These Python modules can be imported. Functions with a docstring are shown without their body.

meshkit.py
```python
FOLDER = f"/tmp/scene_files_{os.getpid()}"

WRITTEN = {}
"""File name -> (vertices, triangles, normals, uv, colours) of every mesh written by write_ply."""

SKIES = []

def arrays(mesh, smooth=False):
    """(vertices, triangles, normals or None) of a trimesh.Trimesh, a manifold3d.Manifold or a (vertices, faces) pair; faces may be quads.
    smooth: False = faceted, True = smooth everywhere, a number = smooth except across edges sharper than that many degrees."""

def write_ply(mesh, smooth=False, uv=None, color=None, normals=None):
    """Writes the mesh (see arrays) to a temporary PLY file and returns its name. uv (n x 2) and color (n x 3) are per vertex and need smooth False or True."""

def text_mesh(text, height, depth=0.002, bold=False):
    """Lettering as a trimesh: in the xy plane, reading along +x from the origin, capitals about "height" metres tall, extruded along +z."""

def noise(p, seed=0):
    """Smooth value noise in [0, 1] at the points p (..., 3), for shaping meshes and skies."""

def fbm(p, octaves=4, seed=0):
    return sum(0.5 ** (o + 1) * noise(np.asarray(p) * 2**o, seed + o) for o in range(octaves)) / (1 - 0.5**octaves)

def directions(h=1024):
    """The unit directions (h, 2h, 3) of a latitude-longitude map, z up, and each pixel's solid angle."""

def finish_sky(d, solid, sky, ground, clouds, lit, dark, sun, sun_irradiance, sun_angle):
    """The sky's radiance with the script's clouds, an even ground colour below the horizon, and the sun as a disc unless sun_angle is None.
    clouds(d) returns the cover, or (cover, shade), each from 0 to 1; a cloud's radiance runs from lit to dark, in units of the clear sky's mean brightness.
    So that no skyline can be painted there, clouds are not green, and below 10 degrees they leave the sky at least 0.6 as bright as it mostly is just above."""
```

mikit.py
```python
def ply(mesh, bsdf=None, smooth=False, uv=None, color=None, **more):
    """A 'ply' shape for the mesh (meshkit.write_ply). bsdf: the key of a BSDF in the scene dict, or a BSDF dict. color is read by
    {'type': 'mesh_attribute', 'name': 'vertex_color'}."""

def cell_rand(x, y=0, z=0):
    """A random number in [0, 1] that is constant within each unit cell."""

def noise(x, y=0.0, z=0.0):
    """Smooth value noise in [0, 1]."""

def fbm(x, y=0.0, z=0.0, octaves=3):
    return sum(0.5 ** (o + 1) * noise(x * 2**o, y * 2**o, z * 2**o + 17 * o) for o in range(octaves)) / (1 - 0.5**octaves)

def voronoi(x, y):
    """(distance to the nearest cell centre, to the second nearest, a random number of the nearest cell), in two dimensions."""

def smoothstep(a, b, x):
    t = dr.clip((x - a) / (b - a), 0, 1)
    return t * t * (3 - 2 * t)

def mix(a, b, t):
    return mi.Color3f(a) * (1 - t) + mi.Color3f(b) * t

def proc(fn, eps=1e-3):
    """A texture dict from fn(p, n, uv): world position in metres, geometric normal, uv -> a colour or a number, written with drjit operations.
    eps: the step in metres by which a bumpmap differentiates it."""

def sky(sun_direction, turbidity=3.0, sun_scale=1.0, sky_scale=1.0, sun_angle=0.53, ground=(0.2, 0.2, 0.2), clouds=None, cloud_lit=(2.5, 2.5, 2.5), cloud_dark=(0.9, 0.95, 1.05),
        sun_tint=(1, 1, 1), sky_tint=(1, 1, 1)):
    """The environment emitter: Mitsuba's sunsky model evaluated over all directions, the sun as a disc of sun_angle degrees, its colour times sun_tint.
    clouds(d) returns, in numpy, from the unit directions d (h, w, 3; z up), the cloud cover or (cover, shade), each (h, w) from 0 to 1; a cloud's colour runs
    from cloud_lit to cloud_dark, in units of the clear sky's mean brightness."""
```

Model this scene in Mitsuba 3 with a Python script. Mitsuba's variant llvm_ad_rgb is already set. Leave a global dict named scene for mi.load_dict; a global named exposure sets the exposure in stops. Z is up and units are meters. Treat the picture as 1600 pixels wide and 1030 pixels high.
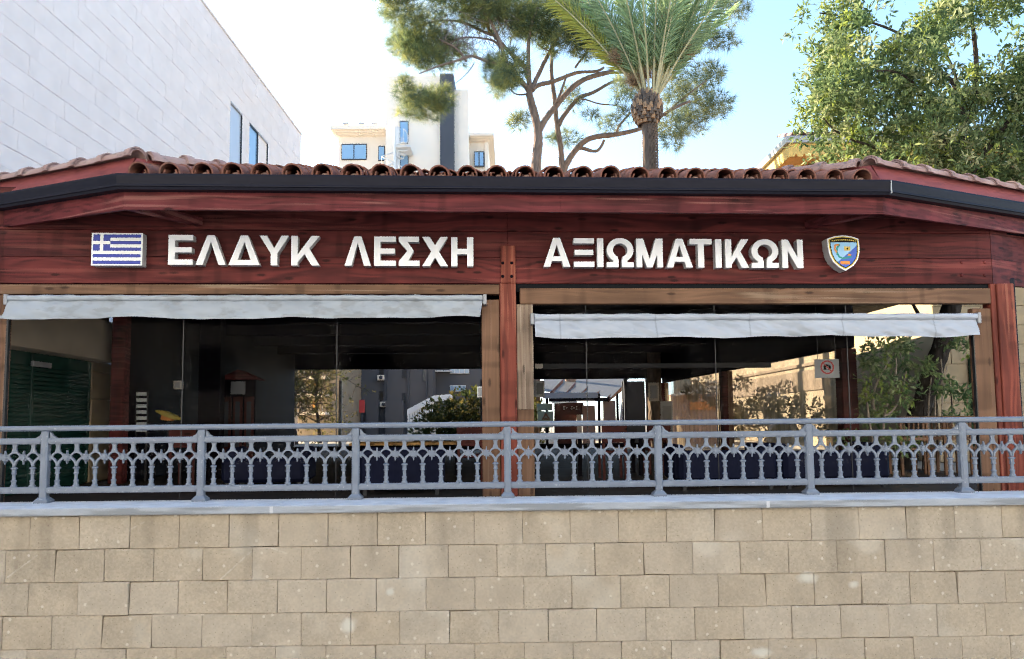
import math, random
import numpy as np, trimesh, drjit as dr, mitsuba as mi
import mikit, meshkit
from mikit import proc, noise, fbm, voronoi, cell_rand, smoothstep, mix
from shapely.geometry import Polygon, LineString, Point, box as sbox
from shapely import affinity, union_all

rng = np.random.default_rng(7)
random.seed(7)
T = mi.ScalarTransform4f
scene, labels = {}, {}

# ------------------------------------------------------------------ camera, sky, exposure
FPX, PITCH, ROLL, PPY = 1200.0, math.radians(4.5), 0.0095, 561.0
EYE = np.array([0.0, 0.0, 3.0]); E = 3.0
Fw = np.array([0, math.cos(PITCH), math.sin(PITCH)])
R0 = np.array([1.0, 0, 0]); U0 = np.array([0, -math.sin(PITCH), math.cos(PITCH)])
Up = U0 * math.cos(ROLL) + R0 * math.sin(ROLL)
Rt = R0 * math.cos(ROLL) - U0 * math.sin(ROLL)
scene['camera'] = {'type': 'perspective', 'fov': math.degrees(2 * math.atan(800 / FPX)), 'fov_axis': 'x',
                   'near_clip': 0.05, 'far_clip': 3000.0,
                   'principal_point_offset_y': (515 - PPY) / 1030,
                   'to_world': T().look_at(origin=EYE.tolist(), target=(EYE + Fw).tolist(), up=Up.tolist())}
exposure = 4.33
SUN = (-0.72, 0.53, 0.46)
scene['sky'] = mikit.sky(SUN, turbidity=4.0, ground=(0.2, 0.19, 0.17), sky_scale=0.78, sky_tint=(0.90, 0.985, 1.05), sun_tint=(0.95, 1.0, 1.06))


def ray(px, py):
    return Fw + Rt * (px - 800) / FPX - Up * (py - PPY) / FPX


def at(px, py, Y):
    """world point at depth y=Y"""
    d = ray(px, py)
    return EYE + d * (Y / d[1])


class Frame:
    """a vertical frame turned about z: u along its face, v into depth"""
    def __init__(s, y0, deg):
        a = math.radians(deg)
        s.o = np.array([0, y0, 0.0]); s.U = np.array([math.cos(a), math.sin(a), 0]); s.V = np.array([-math.sin(a), math.cos(a), 0])

    def px(s, px, py, v=0.0):
        d = ray(px, py)
        t = ((s.o + s.V * v - EYE) @ s.V) / (d @ s.V)
        p = EYE + d * t
        return float((p - s.o) @ s.U), float(p[2])

    def u(s, px, v=0.0, py=600):
        return s.px(px, py, v)[0]

    def z(s, px, py, v=0.0):
        return s.px(px, py, v)[1]

    def world(s, P):
        P = np.asarray(P, float)
        return s.o + P[..., :1] * s.U + P[..., 1:2] * s.V + P[..., 2:3] * np.array([0, 0, 1.0])

    def mesh(s, m):
        m = m.copy(); m.vertices = s.world(m.vertices); return m

    def mat(s):
        M = np.eye(4); M[:3, 0] = s.U; M[:3, 1] = s.V; M[:3, 3] = s.o
        return M


PV = Frame(9.4, 3.3)       # pavilion front
WL = Frame(7.05, 1.0)      # street wall

# ------------------------------------------------------------------ mesh helpers
def numbered(k):
    if k not in used:
        used.add(k); return k
    i = 1
    while f'{k}_{i:03d}' in used:
        i += 1
    k = f'{k}_{i:03d}'; used.add(k); return k


used = set()


def thing(name, label, cat, group=None):
    k = numbered(name)
    labels[k] = {'label': label, 'category': cat}
    if group: labels[k]['group'] = group
    return k


def put(name, mesh, m, parent=None, smooth=False, frame=None, label=None, stuff=False, structure=False, color=None, to_world=None):
    k = numbered(f'{parent}__{name}' if parent else name)
    if frame is not None: mesh = frame.mesh(mesh)
    scene[k] = mikit.ply(mesh, m, smooth=smooth, color=color)
    if to_world is not None: scene[k]['to_world'] = to_world
    L = {}
    if label: L['label'] = label
    if stuff: L['kind'] = 'stuff'
    if structure: L['kind'] = 'structure'
    if L: labels[k] = L
    return k


def put_dict(name, d, parent, M):
    k = numbered(f'{parent}__{name}')
    scene[k] = {**d, 'to_world': T(M.tolist())}
    return k


def bx(x0, x1, y0, y1, z0, z1, ch=0.0):
    x0, x1 = sorted((x0, x1)); y0, y1 = sorted((y0, y1)); z0, z1 = sorted((z0, z1))
    ch = min(ch, (x1 - x0) * .3, (y1 - y0) * .3, (z1 - z0) * .3)
    if ch <= 0:
        return trimesh.Trimesh([[x, y, z] for x in (x0, x1) for y in (y0, y1) for z in (z0, z1)],
                               [[0, 1, 3], [0, 3, 2], [4, 6, 7], [4, 7, 5], [0, 4, 5], [0, 5, 1], [2, 3, 7], [2, 7, 6], [0, 2, 6], [0, 6, 4], [1, 5, 7], [1, 7, 3]], process=False)
    pts = []
    for x in (0, 1):
        for y in (0, 1):
            for z in (0, 1):
                X, Y, Z = (x0, x1)[x], (y0, y1)[y], (z0, z1)[z]
                sx, sy, sz = (1 - 2 * x) * ch, (1 - 2 * y) * ch, (1 - 2 * z) * ch
                pts += [[X, Y + sy, Z + sz], [X + sx, Y, Z + sz], [X + sx, Y + sy, Z]]
    return trimesh.convex.convex_hull(np.array(pts))


def cat(ms):
    return trimesh.util.concatenate(list(ms))


def tube(points, radii, sides=8, caps=True, wob=0.0):
    p = np.asarray(points, float); n = len(p)
    t = np.gradient(p, axis=0); t /= np.linalg.norm(t, axis=1, keepdims=True) + 1e-12
    r = np.broadcast_to(np.asarray(radii, float), (n,))
    a = np.zeros_like(p); ref = np.array([0.31, 0.9, 0.27]) if abs(t[0][1]) < .8 else np.array([1.0, 0, 0])
    for i in range(n):
        x = ref - t[i] * (ref @ t[i]); x /= np.linalg.norm(x) + 1e-12; a[i] = x; ref = x
    b = np.cross(t, a); ang = np.arange(sides) * 2 * np.pi / sides
    rr = r[:, None] * (1 + wob * (rng.random((n, sides)) - .5))
    v = p[:, None] + rr[..., None] * (np.cos(ang)[None, :, None] * a[:, None] + np.sin(ang)[None, :, None] * b[:, None])
    i, j = np.meshgrid(np.arange(n - 1), np.arange(sides), indexing='ij')
    q = np.stack([i * sides + j, i * sides + (j + 1) % sides, (i + 1) * sides + (j + 1) % sides, (i + 1) * sides + j], -1).reshape(-1, 4)
    f = np.vstack([q[:, [0, 1, 2]], q[:, [0, 2, 3]]])
    v = v.reshape(-1, 3)
    if caps:
        k = np.arange(1, sides - 1)
        f = np.vstack([f, np.stack([k * 0, k + 1, k], 1), np.stack([k * 0, k, k + 1], 1) + (n - 1) * sides])
    return trimesh.Trimesh(v, f, process=False)


def spline(pts, m=6):
    from scipy.interpolate import CubicSpline
    pts = np.asarray(pts, float)
    if len(pts) < 3: return np.linspace(pts[0], pts[-1], m + 1)
    s = np.r_[0, np.cumsum(np.linalg.norm(np.diff(pts[:, :3], axis=0), axis=1))]
    return CubicSpline(s, pts)(np.linspace(0, s[-1], (len(pts) - 1) * m + 1))


def sweep(profile, path, caps=True):
    """profile: (out, z) polygon; path: (u, v) polyline left to right; out is towards the viewer (-v)."""
    P = np.asarray(path, float); pr = np.asarray(profile, float); n, k = len(P), len(pr)
    d = np.diff(P, axis=0); d /= np.linalg.norm(d, axis=1, keepdims=True)
    nr = np.stack([d[:, 1], -d[:, 0]], 1)
    mt = []
    for i in range(n):
        a = nr[max(i - 1, 0)]; b = nr[min(i, n - 2)]
        m = a + b; m /= np.linalg.norm(m); m = m / (m @ a); mt.append(m)
    mt = np.array(mt)
    v = np.concatenate([P[:, None, :] + mt[:, None, :] * pr[None, :, :1], np.broadcast_to(pr[None, :, 1:], (n, k, 1))], -1).reshape(-1, 3)
    f = []
    for i in range(n - 1):
        for j in range(k):
            a, b = i * k + j, i * k + (j + 1) % k
            f += [[a, a + k, b], [b, a + k, b + k]]
    m = trimesh.Trimesh(v, f, process=False)
    if caps:
        tri = trimesh.creation.triangulate_polygon(Polygon(pr), engine='earcut')
        if len(tri[0]) == k:
            f = np.vstack([m.faces, tri[1], tri[1][:, ::-1] + (n - 1) * k])
            vv = v.copy()
            # earcut keeps vertex order up to start; map by position
            idx = [int(np.argmin(((pr - q) ** 2).sum(1))) for q in tri[0]]
            ff = np.array(idx)[tri[1]]
            f = np.vstack([m.faces, ff, ff[:, ::-1] + (n - 1) * k])
            m = trimesh.Trimesh(vv, f, process=False)
    trimesh.repair.fix_normals(m)
    return m


def extr(poly, depth):
    """polygon in (u,z) -> solid from v=0 towards the viewer to v=-depth"""
    gs = getattr(poly, 'geoms', [poly])
    ms = [trimesh.creation.extrude_polygon(g, depth, engine='earcut') for g in gs if g.area > 1e-9]
    m = cat(ms)
    v = m.vertices
    m = trimesh.Trimesh(np.stack([v[:, 0], -v[:, 2], v[:, 1]], 1), m.faces, process=False)
    return m


def prism(poly_xy, z0, z1):
    m = trimesh.creation.extrude_polygon(Polygon(poly_xy), z1 - z0, engine='earcut'); m.apply_translation([0, 0, z0]); return m


def lathe(prof, seg=12):
    m = trimesh.creation.revolve(np.asarray(prof, float), sections=seg); return m


# ------------------------------------------------------------------ materials
def rgb(c): return {'type': 'rgb', 'value': list(c)}


def pr(name, col, rough=0.6, bump=None, bscale=1.0, **k):
    d = {'type': 'principled', 'base_color': col if isinstance(col, dict) else rgb(col), 'roughness': rough, **k}
    if bump is not None:
        d = {'type': 'bumpmap', 'arbitrary': bump, 'bsdf': d, 'scale': bscale}
    scene[name] = {'type': 'twosided', 'bsdf': d}
    return name


def wood(name, base, dark, axis, pale=None, pale_amt=0.0, rough=0.55, seed=0.0):
    def g(p):
        a, b = (p.x, p.z) if axis == 'x' else (p.z, p.x)
        a = a + seed; c = p.y
        w = fbm(a * 0.9, b * 5 + c * 3, seed, 2) * 1.1
        rings = noise(b * 42 + w * 9, a * 1.1 + c * 20, seed + 3)
        fine = noise(b * 220 + w * 20, a * 6, c * 90)
        return a, b, c, rings, fine

    def col(p, n, uv):
        a, b, c, rings, fine = g(p)
        t = dr.clip(0.02 + 0.72 * smoothstep(.12, .88, rings) + 0.34 * fine, 0, 1)
        r = mix(dark, base, t)
        blot = fbm(a * 1.3, b * 4, seed + 9, 3)
        r = r * (0.60 + 0.75 * blot) * (1 - .30 * smoothstep(.55, .8, noise(a * 9 + seed, b * 1.2, c)))
        kn = voronoi(a * 1.7 + seed * 3, b * 5.5)
        r = mix(r, mi.Color3f(*[x * .35 for x in dark]), smoothstep(0.13, 0.05, kn[0]) * dr.select(kn[2] > .55, 0.8, 0.0))
        if pale is not None:
            s = smoothstep(0.50, 0.74, fbm(a * 1.1, b * 34 + c * 4, seed + 21, 3)) * pale_amt * smoothstep(.35, .6, noise(a * .9 + seed, b * 3, 4.0)) * 1.5
            r = mix(r, pale, dr.clip(s + smoothstep(.8, .98, fine) * pale_amt * .3, 0, 1))
        return r

    def bmp(p, n, uv):
        a, b, c, rings, fine = g(p)
        return rings * 0.0007 + fine * 0.0004
    pr(name, proc(col), rough, proc(bmp), specular=0.05 if name == 'wood_dark' else 0.14)


RED, REDD = (0.200, 0.042, 0.030), (0.075, 0.016, 0.013)
wood('wood_board', (0.148, 0.029, 0.027), (0.050, 0.011, 0.012), 'x', (0.32, 0.10, 0.08), 0.20)
wood('wood_board_b', (0.130, 0.026, 0.025), (0.045, 0.010, 0.011), 'x', (0.32, 0.12, 0.09), 0.18, seed=11.3)
wood('wood_fascia', (0.150, 0.031, 0.034), (0.055, 0.012, 0.014), 'x', (0.34, 0.15, 0.13), 0.30, seed=4.1)
wood('wood_post', (0.265, 0.068, 0.045), (0.11, 0.027, 0.020), 'z', (0.45, 0.17, 0.11), 0.3, seed=2.0)
wood('wood_beam', (0.215, 0.120, 0.072), (0.135, 0.075, 0.046), 'x', (0.40, 0.29, 0.20), 0.35, seed=6.2)
wood('wood_guide', (0.205, 0.112, 0.066), (0.15, 0.082, 0.050), 'z', (0.30, 0.19, 0.13), 0.2, seed=7.7)
wood('wood_worn', (0.36, 0.27, 0.20), (0.17, 0.115, 0.08), 'z', (0.46, 0.37, 0.29), 0.5, 0.8, seed=9.4)
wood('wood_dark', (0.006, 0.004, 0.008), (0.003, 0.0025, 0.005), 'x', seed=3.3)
wood('wood_soffit', (0.090, 0.024, 0.019), (0.04, 0.011, 0.010), 'x', seed=5.5)
wood('wood_table', (0.60, 0.36, 0.14), (0.42, 0.22, 0.08), 'x', seed=1.5)


def stone(name, base, seed):
    def col(p, n, uv):
        g = fbm(p.x * 60, p.z * 60, seed, 3)
        m = fbm(p.x * 5 + seed, p.z * 5, p.y, 3)
        c = mi.Color3f(*base) * (0.66 + 0.36 * g + 0.30 * m)
        k = voronoi(p.x * 9 + seed * 7, p.z * 9)
        size = 0.05 + 0.10 * k[2]
        c = mix(c, (0.62, 0.58, 0.50), smoothstep(size, size * 0.55, k[0]) * dr.select(k[2] > 0.84, 0.6, 0.0))
        k2 = voronoi(p.x * 26 + seed, p.z * 26)
        c = mix(c, (0.16, 0.13, 0.09), smoothstep(0.16, 0.06, k2[0]) * dr.select(k2[2] > 0.80, 0.55, 0.0))
        sc = fbm(p.x * 2.1 + seed, p.z * 2.1, 5.0, 3)
        c = mix(c, (0.56, 0.53, 0.46), smoothstep(0.62, 0.82, sc) * 0.30)
        for sx, sz, rx, rz in SMEAR:
            q = dr.sqrt(dr.square((p.x - sx) / rx) + dr.square((p.z - sz) / rz)) + .5 * (fbm(p.x * 22, p.z * 22, 4.0, 3) - .5)
            c = mix(c, (0.62, 0.62, 0.56), smoothstep(1.0, .25, q) * .55)
        for sx, sz, ex, ez in SCRATCH:
            l2 = (ex - sx) ** 2 + (ez - sz) ** 2
            tt = dr.clip(((p.x - sx) * (ex - sx) + (p.z - sz) * (ez - sz)) / l2, 0, 1)
            q = dr.sqrt(dr.square(p.x - sx - tt * (ex - sx)) + dr.square(p.z - sz - tt * (ez - sz)))
            c = mix(c, (0.58, 0.55, 0.47), smoothstep(.010, .003, q) * .6 * noise(p.x * 30, p.z * 30, 2.0))
        drip = smoothstep(.52, .78, fbm(p.x * 5.5, p.z * .35, 11.0, 3)) * smoothstep(1.45, 2.2, p.z + .25 * noise(p.x * 13, 0.0, 1.0))
        c = c * (1 - .20 * drip)
        return c

    def bmp(p, n, uv):
        return fbm(p.x * 55, p.z * 55, p.y * 55 + seed, 3) * 0.006 + noise(p.x * 14, p.z * 14, seed) * 0.004
    pr(name, proc(col), 0.9, proc(bmp), specular=0.15)


SMEAR = [(*WL.px(1262, 903), .11, .07), (*WL.px(1334, 914), .06, .04), (*WL.px(545, 977), .10, .09), (*WL.px(1190, 1020), .14, .06), (*WL.px(610, 925), .05, .05)]
SCRATCH = [(*WL.px(8, 905), *WL.px(58, 868)), (*WL.px(345, 905), *WL.px(392, 862)), (*WL.px(203, 828), *WL.px(225, 816)), (*WL.px(425, 857), *WL.px(448, 865)), (*WL.px(955, 980), *WL.px(964, 1000))]
SB = [(0.392, 0.330, 0.250), (0.400, 0.340, 0.262), (0.385, 0.322, 0.242), (0.408, 0.350, 0.274), (0.390, 0.330, 0.254)]
for i, c in enumerate(SB): stone(f'stone_{i}', c, 3.1 * i + 1)


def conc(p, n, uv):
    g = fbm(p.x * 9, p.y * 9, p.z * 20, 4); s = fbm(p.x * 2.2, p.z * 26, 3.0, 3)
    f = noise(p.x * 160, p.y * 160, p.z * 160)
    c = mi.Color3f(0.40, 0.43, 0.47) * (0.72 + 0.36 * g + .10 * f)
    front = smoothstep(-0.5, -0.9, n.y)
    return mix(c, (0.20, 0.21, 0.22), front * (.22 + smoothstep(0.40, 0.68, s) * 0.6))  # painted shade sets the front below the sky-lit top, along with mottled stains


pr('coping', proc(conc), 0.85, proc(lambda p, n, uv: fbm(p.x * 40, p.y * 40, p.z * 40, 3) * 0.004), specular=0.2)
pr('mortar', (0.14, 0.12, 0.09), 0.95)
pr('joint_pale', (0.50, 0.51, 0.53), 0.9)


def railpaint(p, n, uv):
    g = fbm(p.x * 14, p.z * 14, p.y * 14, 3)
    c = mi.Color3f(0.165, 0.195, 0.245) * (0.86 + 0.26 * g)
    return mix(c, (0.55, 0.57, 0.60), smoothstep(.84, .93, noise(p.x * 60, p.z * 60, p.y * 60)) * .3)


pr('rail', proc(railpaint), 0.42, proc(lambda p, n, uv: fbm(p.x * 70, p.z * 70, p.y * 70, 2) * 0.0012), specular=0.5)
pr('gutter', proc(lambda p, n, uv: mi.Color3f(0.012, 0.0125, 0.021) * (0.7 + .6 * fbm(p.x * 3, p.z * 30, p.y, 3))), 0.42, specular=0.12)


def tilecol(p, n, uv):
    g = fbm(p.x * 6, p.y * 6, p.z * 6, 4); f = noise(p.x * 70, p.y * 70, p.z * 70)
    c = mix((0.155, 0.06, 0.045), (0.28, 0.135, 0.10), g * .8 + f * .2)
    return mix(c, (0.10, 0.075, 0.065), smoothstep(.56, .75, fbm(p.x * 14, p.y * 14, p.z * 14, 3)) * .6)


pr('tile', proc(tilecol), 0.8, proc(lambda p, n, uv: fbm(p.x * 60, p.y * 60, p.z * 60, 3) * 0.003), specular=0.2)


def capcol(p, n, uv):
    g = fbm(p.x * 5, p.y * 5, p.z * 5, 4)
    c = mix((0.27, 0.15, 0.13), (0.44, 0.33, 0.30), g)
    return mix(c, (0.14, 0.12, 0.12), smoothstep(.58, .75, fbm(p.x * 17, p.y * 17, p.z * 17, 3)) * .7)


pr('captile', proc(capcol), 0.85, proc(lambda p, n, uv: fbm(p.x * 50, p.y * 50, p.z * 50, 3) * 0.004), specular=0.2)
pr('redsheet', proc(lambda p, n, uv: mi.Color3f(0.225, 0.055, 0.055) * (0.65 + .6 * fbm(p.x * 4, p.y * 4, p.z * 12, 4))), 0.7, proc(lambda p, n, uv: fbm(p.x * 30, p.y * 30, p.z * 30, 3) * 0.006))


def canvas(p, n, uv):
    g = fbm(p.x * 2.5, p.z * 9, p.y, 4)
    c = mi.Color3f(0.39, 0.43, 0.47) * (0.80 + 0.3 * g)
    st = smoothstep(.5, .75, fbm(p.x * 6, p.z * 12, 8.0, 4))
    return mix(c, (0.24, 0.25, 0.25), st * .5)


pr('canvas', proc(canvas), 0.6, proc(lambda p, n, uv: fbm(p.x * 7 + p.z * 9, p.z * 10 - p.x * 3, p.y * 9, 3) * 0.035), specular=0.3)
def canvas2(p, n, uv):
    c = mi.Color3f(0.45, 0.49, 0.55) * (0.80 + .28 * fbm(p.x * 2.5, p.z * 9, p.y, 4))
    f = p.x / 1.18 - dr.floor(p.x / 1.18)
    c = c * (1 - .22 * smoothstep(.012, .004, dr.abs(f - .5)))
    return mix(c, (0.26, 0.27, 0.27), smoothstep(.56, .8, fbm(p.x * 4 + p.z * 6, p.z * 7, 3.0, 4)) * .35)  # grey patches: dirt, and wrinkle shading painted into the cloth


pr('canvas_clean', proc(canvas2), 0.5, proc(lambda p, n, uv: fbm(p.x * 6 + p.z * 9, p.z * 9 - p.x * 3, p.y * 9, 3) * 0.030), specular=0.3)
pr('letter', (0.84, 0.875, 0.92), 0.35)
pr('letter_side', proc(lambda p, n, uv: mi.Color3f(0.40, 0.41, 0.42) * (.85 + .3 * fbm(p.x * 8, p.z * 8, p.y * 8, 2))), 0.5)
pr('white_paint', (0.80, 0.80, 0.79), 0.6)
pr('flag_blue', (0.010, 0.032, 0.33), 0.4)
pr('gold', (0.70, 0.52, 0.10), 0.5)
pr('black', (0.010, 0.010, 0.012), 0.7, specular=0.08)
pr('sky_blue', (0.30, 0.58, 0.86), 0.4)
pr('mid_blue', (0.03, 0.11, 0.55), 0.4)
pr('orange', (0.72, 0.27, 0.06), 0.5)
pr('red', (0.55, 0.05, 0.05), 0.5)
pr('emerald', (0.02, 0.30, 0.27), 0.5)
pr('navy', proc(lambda p, n, uv: mi.Color3f(0.004, 0.006, 0.022) * (.7 + .6 * fbm(p.x * 8, p.y * 8, p.z * 8, 3))), 0.7, specular=0.15)
pr('darkmetal', (0.02, 0.021, 0.024), 0.4)
pr('metal', (0.30, 0.31, 0.33), 0.45, metallic=0.3)
pr('steel_pale', (0.55, 0.57, 0.58), 0.5)
pr('floor', proc(lambda p, n, uv: mi.Color3f(0.022, 0.018, 0.017) * (.7 + .5 * fbm(p.x * 3, p.y * 3, 0, 3))), 0.6)
pr('ground', proc(lambda p, n, uv: mi.Color3f(0.22, 0.20, 0.17) * (.7 + .5 * fbm(p.x * .8, p.y * .8, 0, 4))), 0.95)
pr('paving', proc(lambda p, n, uv: mi.Color3f(0.29, 0.29, 0.28) * (.7 + .5 * fbm(p.x * 2, p.y * 2, 0, 4))), 0.95)
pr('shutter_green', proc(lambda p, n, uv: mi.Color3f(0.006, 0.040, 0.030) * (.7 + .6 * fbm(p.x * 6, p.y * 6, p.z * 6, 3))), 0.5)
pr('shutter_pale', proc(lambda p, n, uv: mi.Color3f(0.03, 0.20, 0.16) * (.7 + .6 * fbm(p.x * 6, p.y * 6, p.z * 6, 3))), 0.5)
pr('plaster', proc(lambda p, n, uv: mi.Color3f(0.36, 0.30, 0.23) * (.8 + .4 * fbm(p.x * 2, p.y * 2, p.z * 2, 4))), 0.9)
pr('ashlar', proc(lambda p, n, uv: mi.Color3f(0.42, 0.33, 0.21) * (.72 + .5 * fbm(p.x * 4, p.y * 4, p.z * 4, 4))), 0.9, proc(lambda p, n, uv: fbm(p.x * 30, p.y * 30, p.z * 30, 3) * 0.008))
pr('ochre', proc(lambda p, n, uv: mi.Color3f(0.50, 0.25, 0.075) * (.8 + .4 * fbm(p.x * 3, p.y * 3, p.z * 3, 3))), 0.8)
pr('yellow_soffit', proc(lambda p, n, uv: mi.Color3f(0.62, 0.42, 0.13) * (.8 + .4 * fbm(p.x * 3, p.y * 3, p.z * 3, 3))), 0.8)
pr('brick_red', proc(lambda p, n, uv: mi.Color3f(0.15, 0.112, 0.08) * (.7 + .6 * fbm(p.x * 6, p.y * 6, p.z * 6, 3))), 0.85)
for i, k in enumerate((1.0, .98, 1.015)):
    pr(f'clad_{i}', proc(lambda p, n, uv, k=k, i=i: mi.Color3f(0.81 * k, 0.735 * k, 0.695 * k) * (.94 + .12 * fbm(p.x * 2.5, p.y * 2.5, p.z * 2.5 + 9 * i, 4))), 0.8)
pr('clad_joint', (0.62, 0.60, 0.59), 0.9)
pr('cream', proc(lambda p, n, uv: mi.Color3f(0.69, 0.62, 0.53) * (.92 + .16 * fbm(p.x * .5, p.y * .5, p.z * .5, 3))), 0.85)
pr('offwhite', proc(lambda p, n, uv: mi.Color3f(0.73, 0.665, 0.575) * (.92 + .16 * fbm(p.x * .5, p.y * .5, p.z * .5, 3))), 0.85)
pr('slate', proc(lambda p, n, uv: mi.Color3f(0.042, 0.048, 0.062) * (.85 + .3 * fbm(p.x * .5, p.y * .5, p.z * .3, 3))), 0.6)
pr('greywall', proc(lambda p, n, uv: mi.Color3f(0.085, 0.088, 0.098) * (.85 + .3 * fbm(p.x * .5, p.y * .5, p.z * .5, 3))), 0.9)
pr('window', (0.19, 0.33, 0.50), 0.08, specular=0.9)  # blue base colour stands in for sky mirrored in the panes
pr('window_dark', (0.012, 0.016, 0.022), 0.06, specular=0.7)
pr('pane_grey', (0.42, 0.46, 0.52), 0.25, specular=0.6)
scene['glass'] = {'type': 'thindielectric', 'int_ior': 1.06}
scene['film_dust'] = {'type': 'principledthin', 'base_color': rgb((0.42, 0.36, 0.26)), 'roughness': 0.7, 'diff_trans': 1.1, 'spec_trans': 0.0}
scene['glass_side'] = {'type': 'blendbsdf', 'weight': proc(lambda p, n, uv: dr.clip(0.30 + 0.55 * (fbm(p.y * 7, p.z * .8, 3.0, 3) - .45) + 0.25 * (fbm(p.y * .9, p.z * 2.2, 8.0, 2) - .5), .08, .75)),
                       'a': {'type': 'thindielectric', 'int_ior': 1.3}, 'b': {'type': 'ref', 'id': 'film_dust'}}


def bark(name, a, b, sc):
    pr(name, proc(lambda p, n, uv: mix(a, b, fbm(p.x * 9 * sc, p.y * 9 * sc, p.z * 3 * sc, 4))), 0.95,
       proc(lambda p, n, uv: fbm(p.x * 14 * sc, p.y * 14 * sc, p.z * 4 * sc, 3) * 0.06), specular=0.1)


bark('bark_pine', (0.115, 0.085, 0.068), (0.33, 0.25, 0.20), 1.0)
bark('bark_grey', (0.022, 0.018, 0.016), (0.085, 0.07, 0.06), 1.5)
bark('bark_palm', (0.06, 0.045, 0.04), (0.21, 0.165, 0.13), 1.5)
bark('bark_pale', (0.34, 0.27, 0.21), (0.55, 0.46, 0.38), 1.5)
VC = {'type': 'mesh_attribute', 'name': 'vertex_color'}
scene['needles'] = {'type': 'principledthin', 'base_color': VC, 'roughness': 0.6, 'diff_trans': 1.0, 'spec_trans': 0.0}
scene['leaves'] = {'type': 'principledthin', 'base_color': VC, 'roughness': 0.25, 'diff_trans': 0.8, 'spec_trans': 0.0}

# ------------------------------------------------------------------ setting: street, terrace
put('street', bx(-600, 600, -600, 900, -0.3, 0.0), 'paving', structure=True)
put('terrace_ground', bx(-90, 90, 7.75, 120, 0.02, 1.98), 'ground', structure=True)

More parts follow.
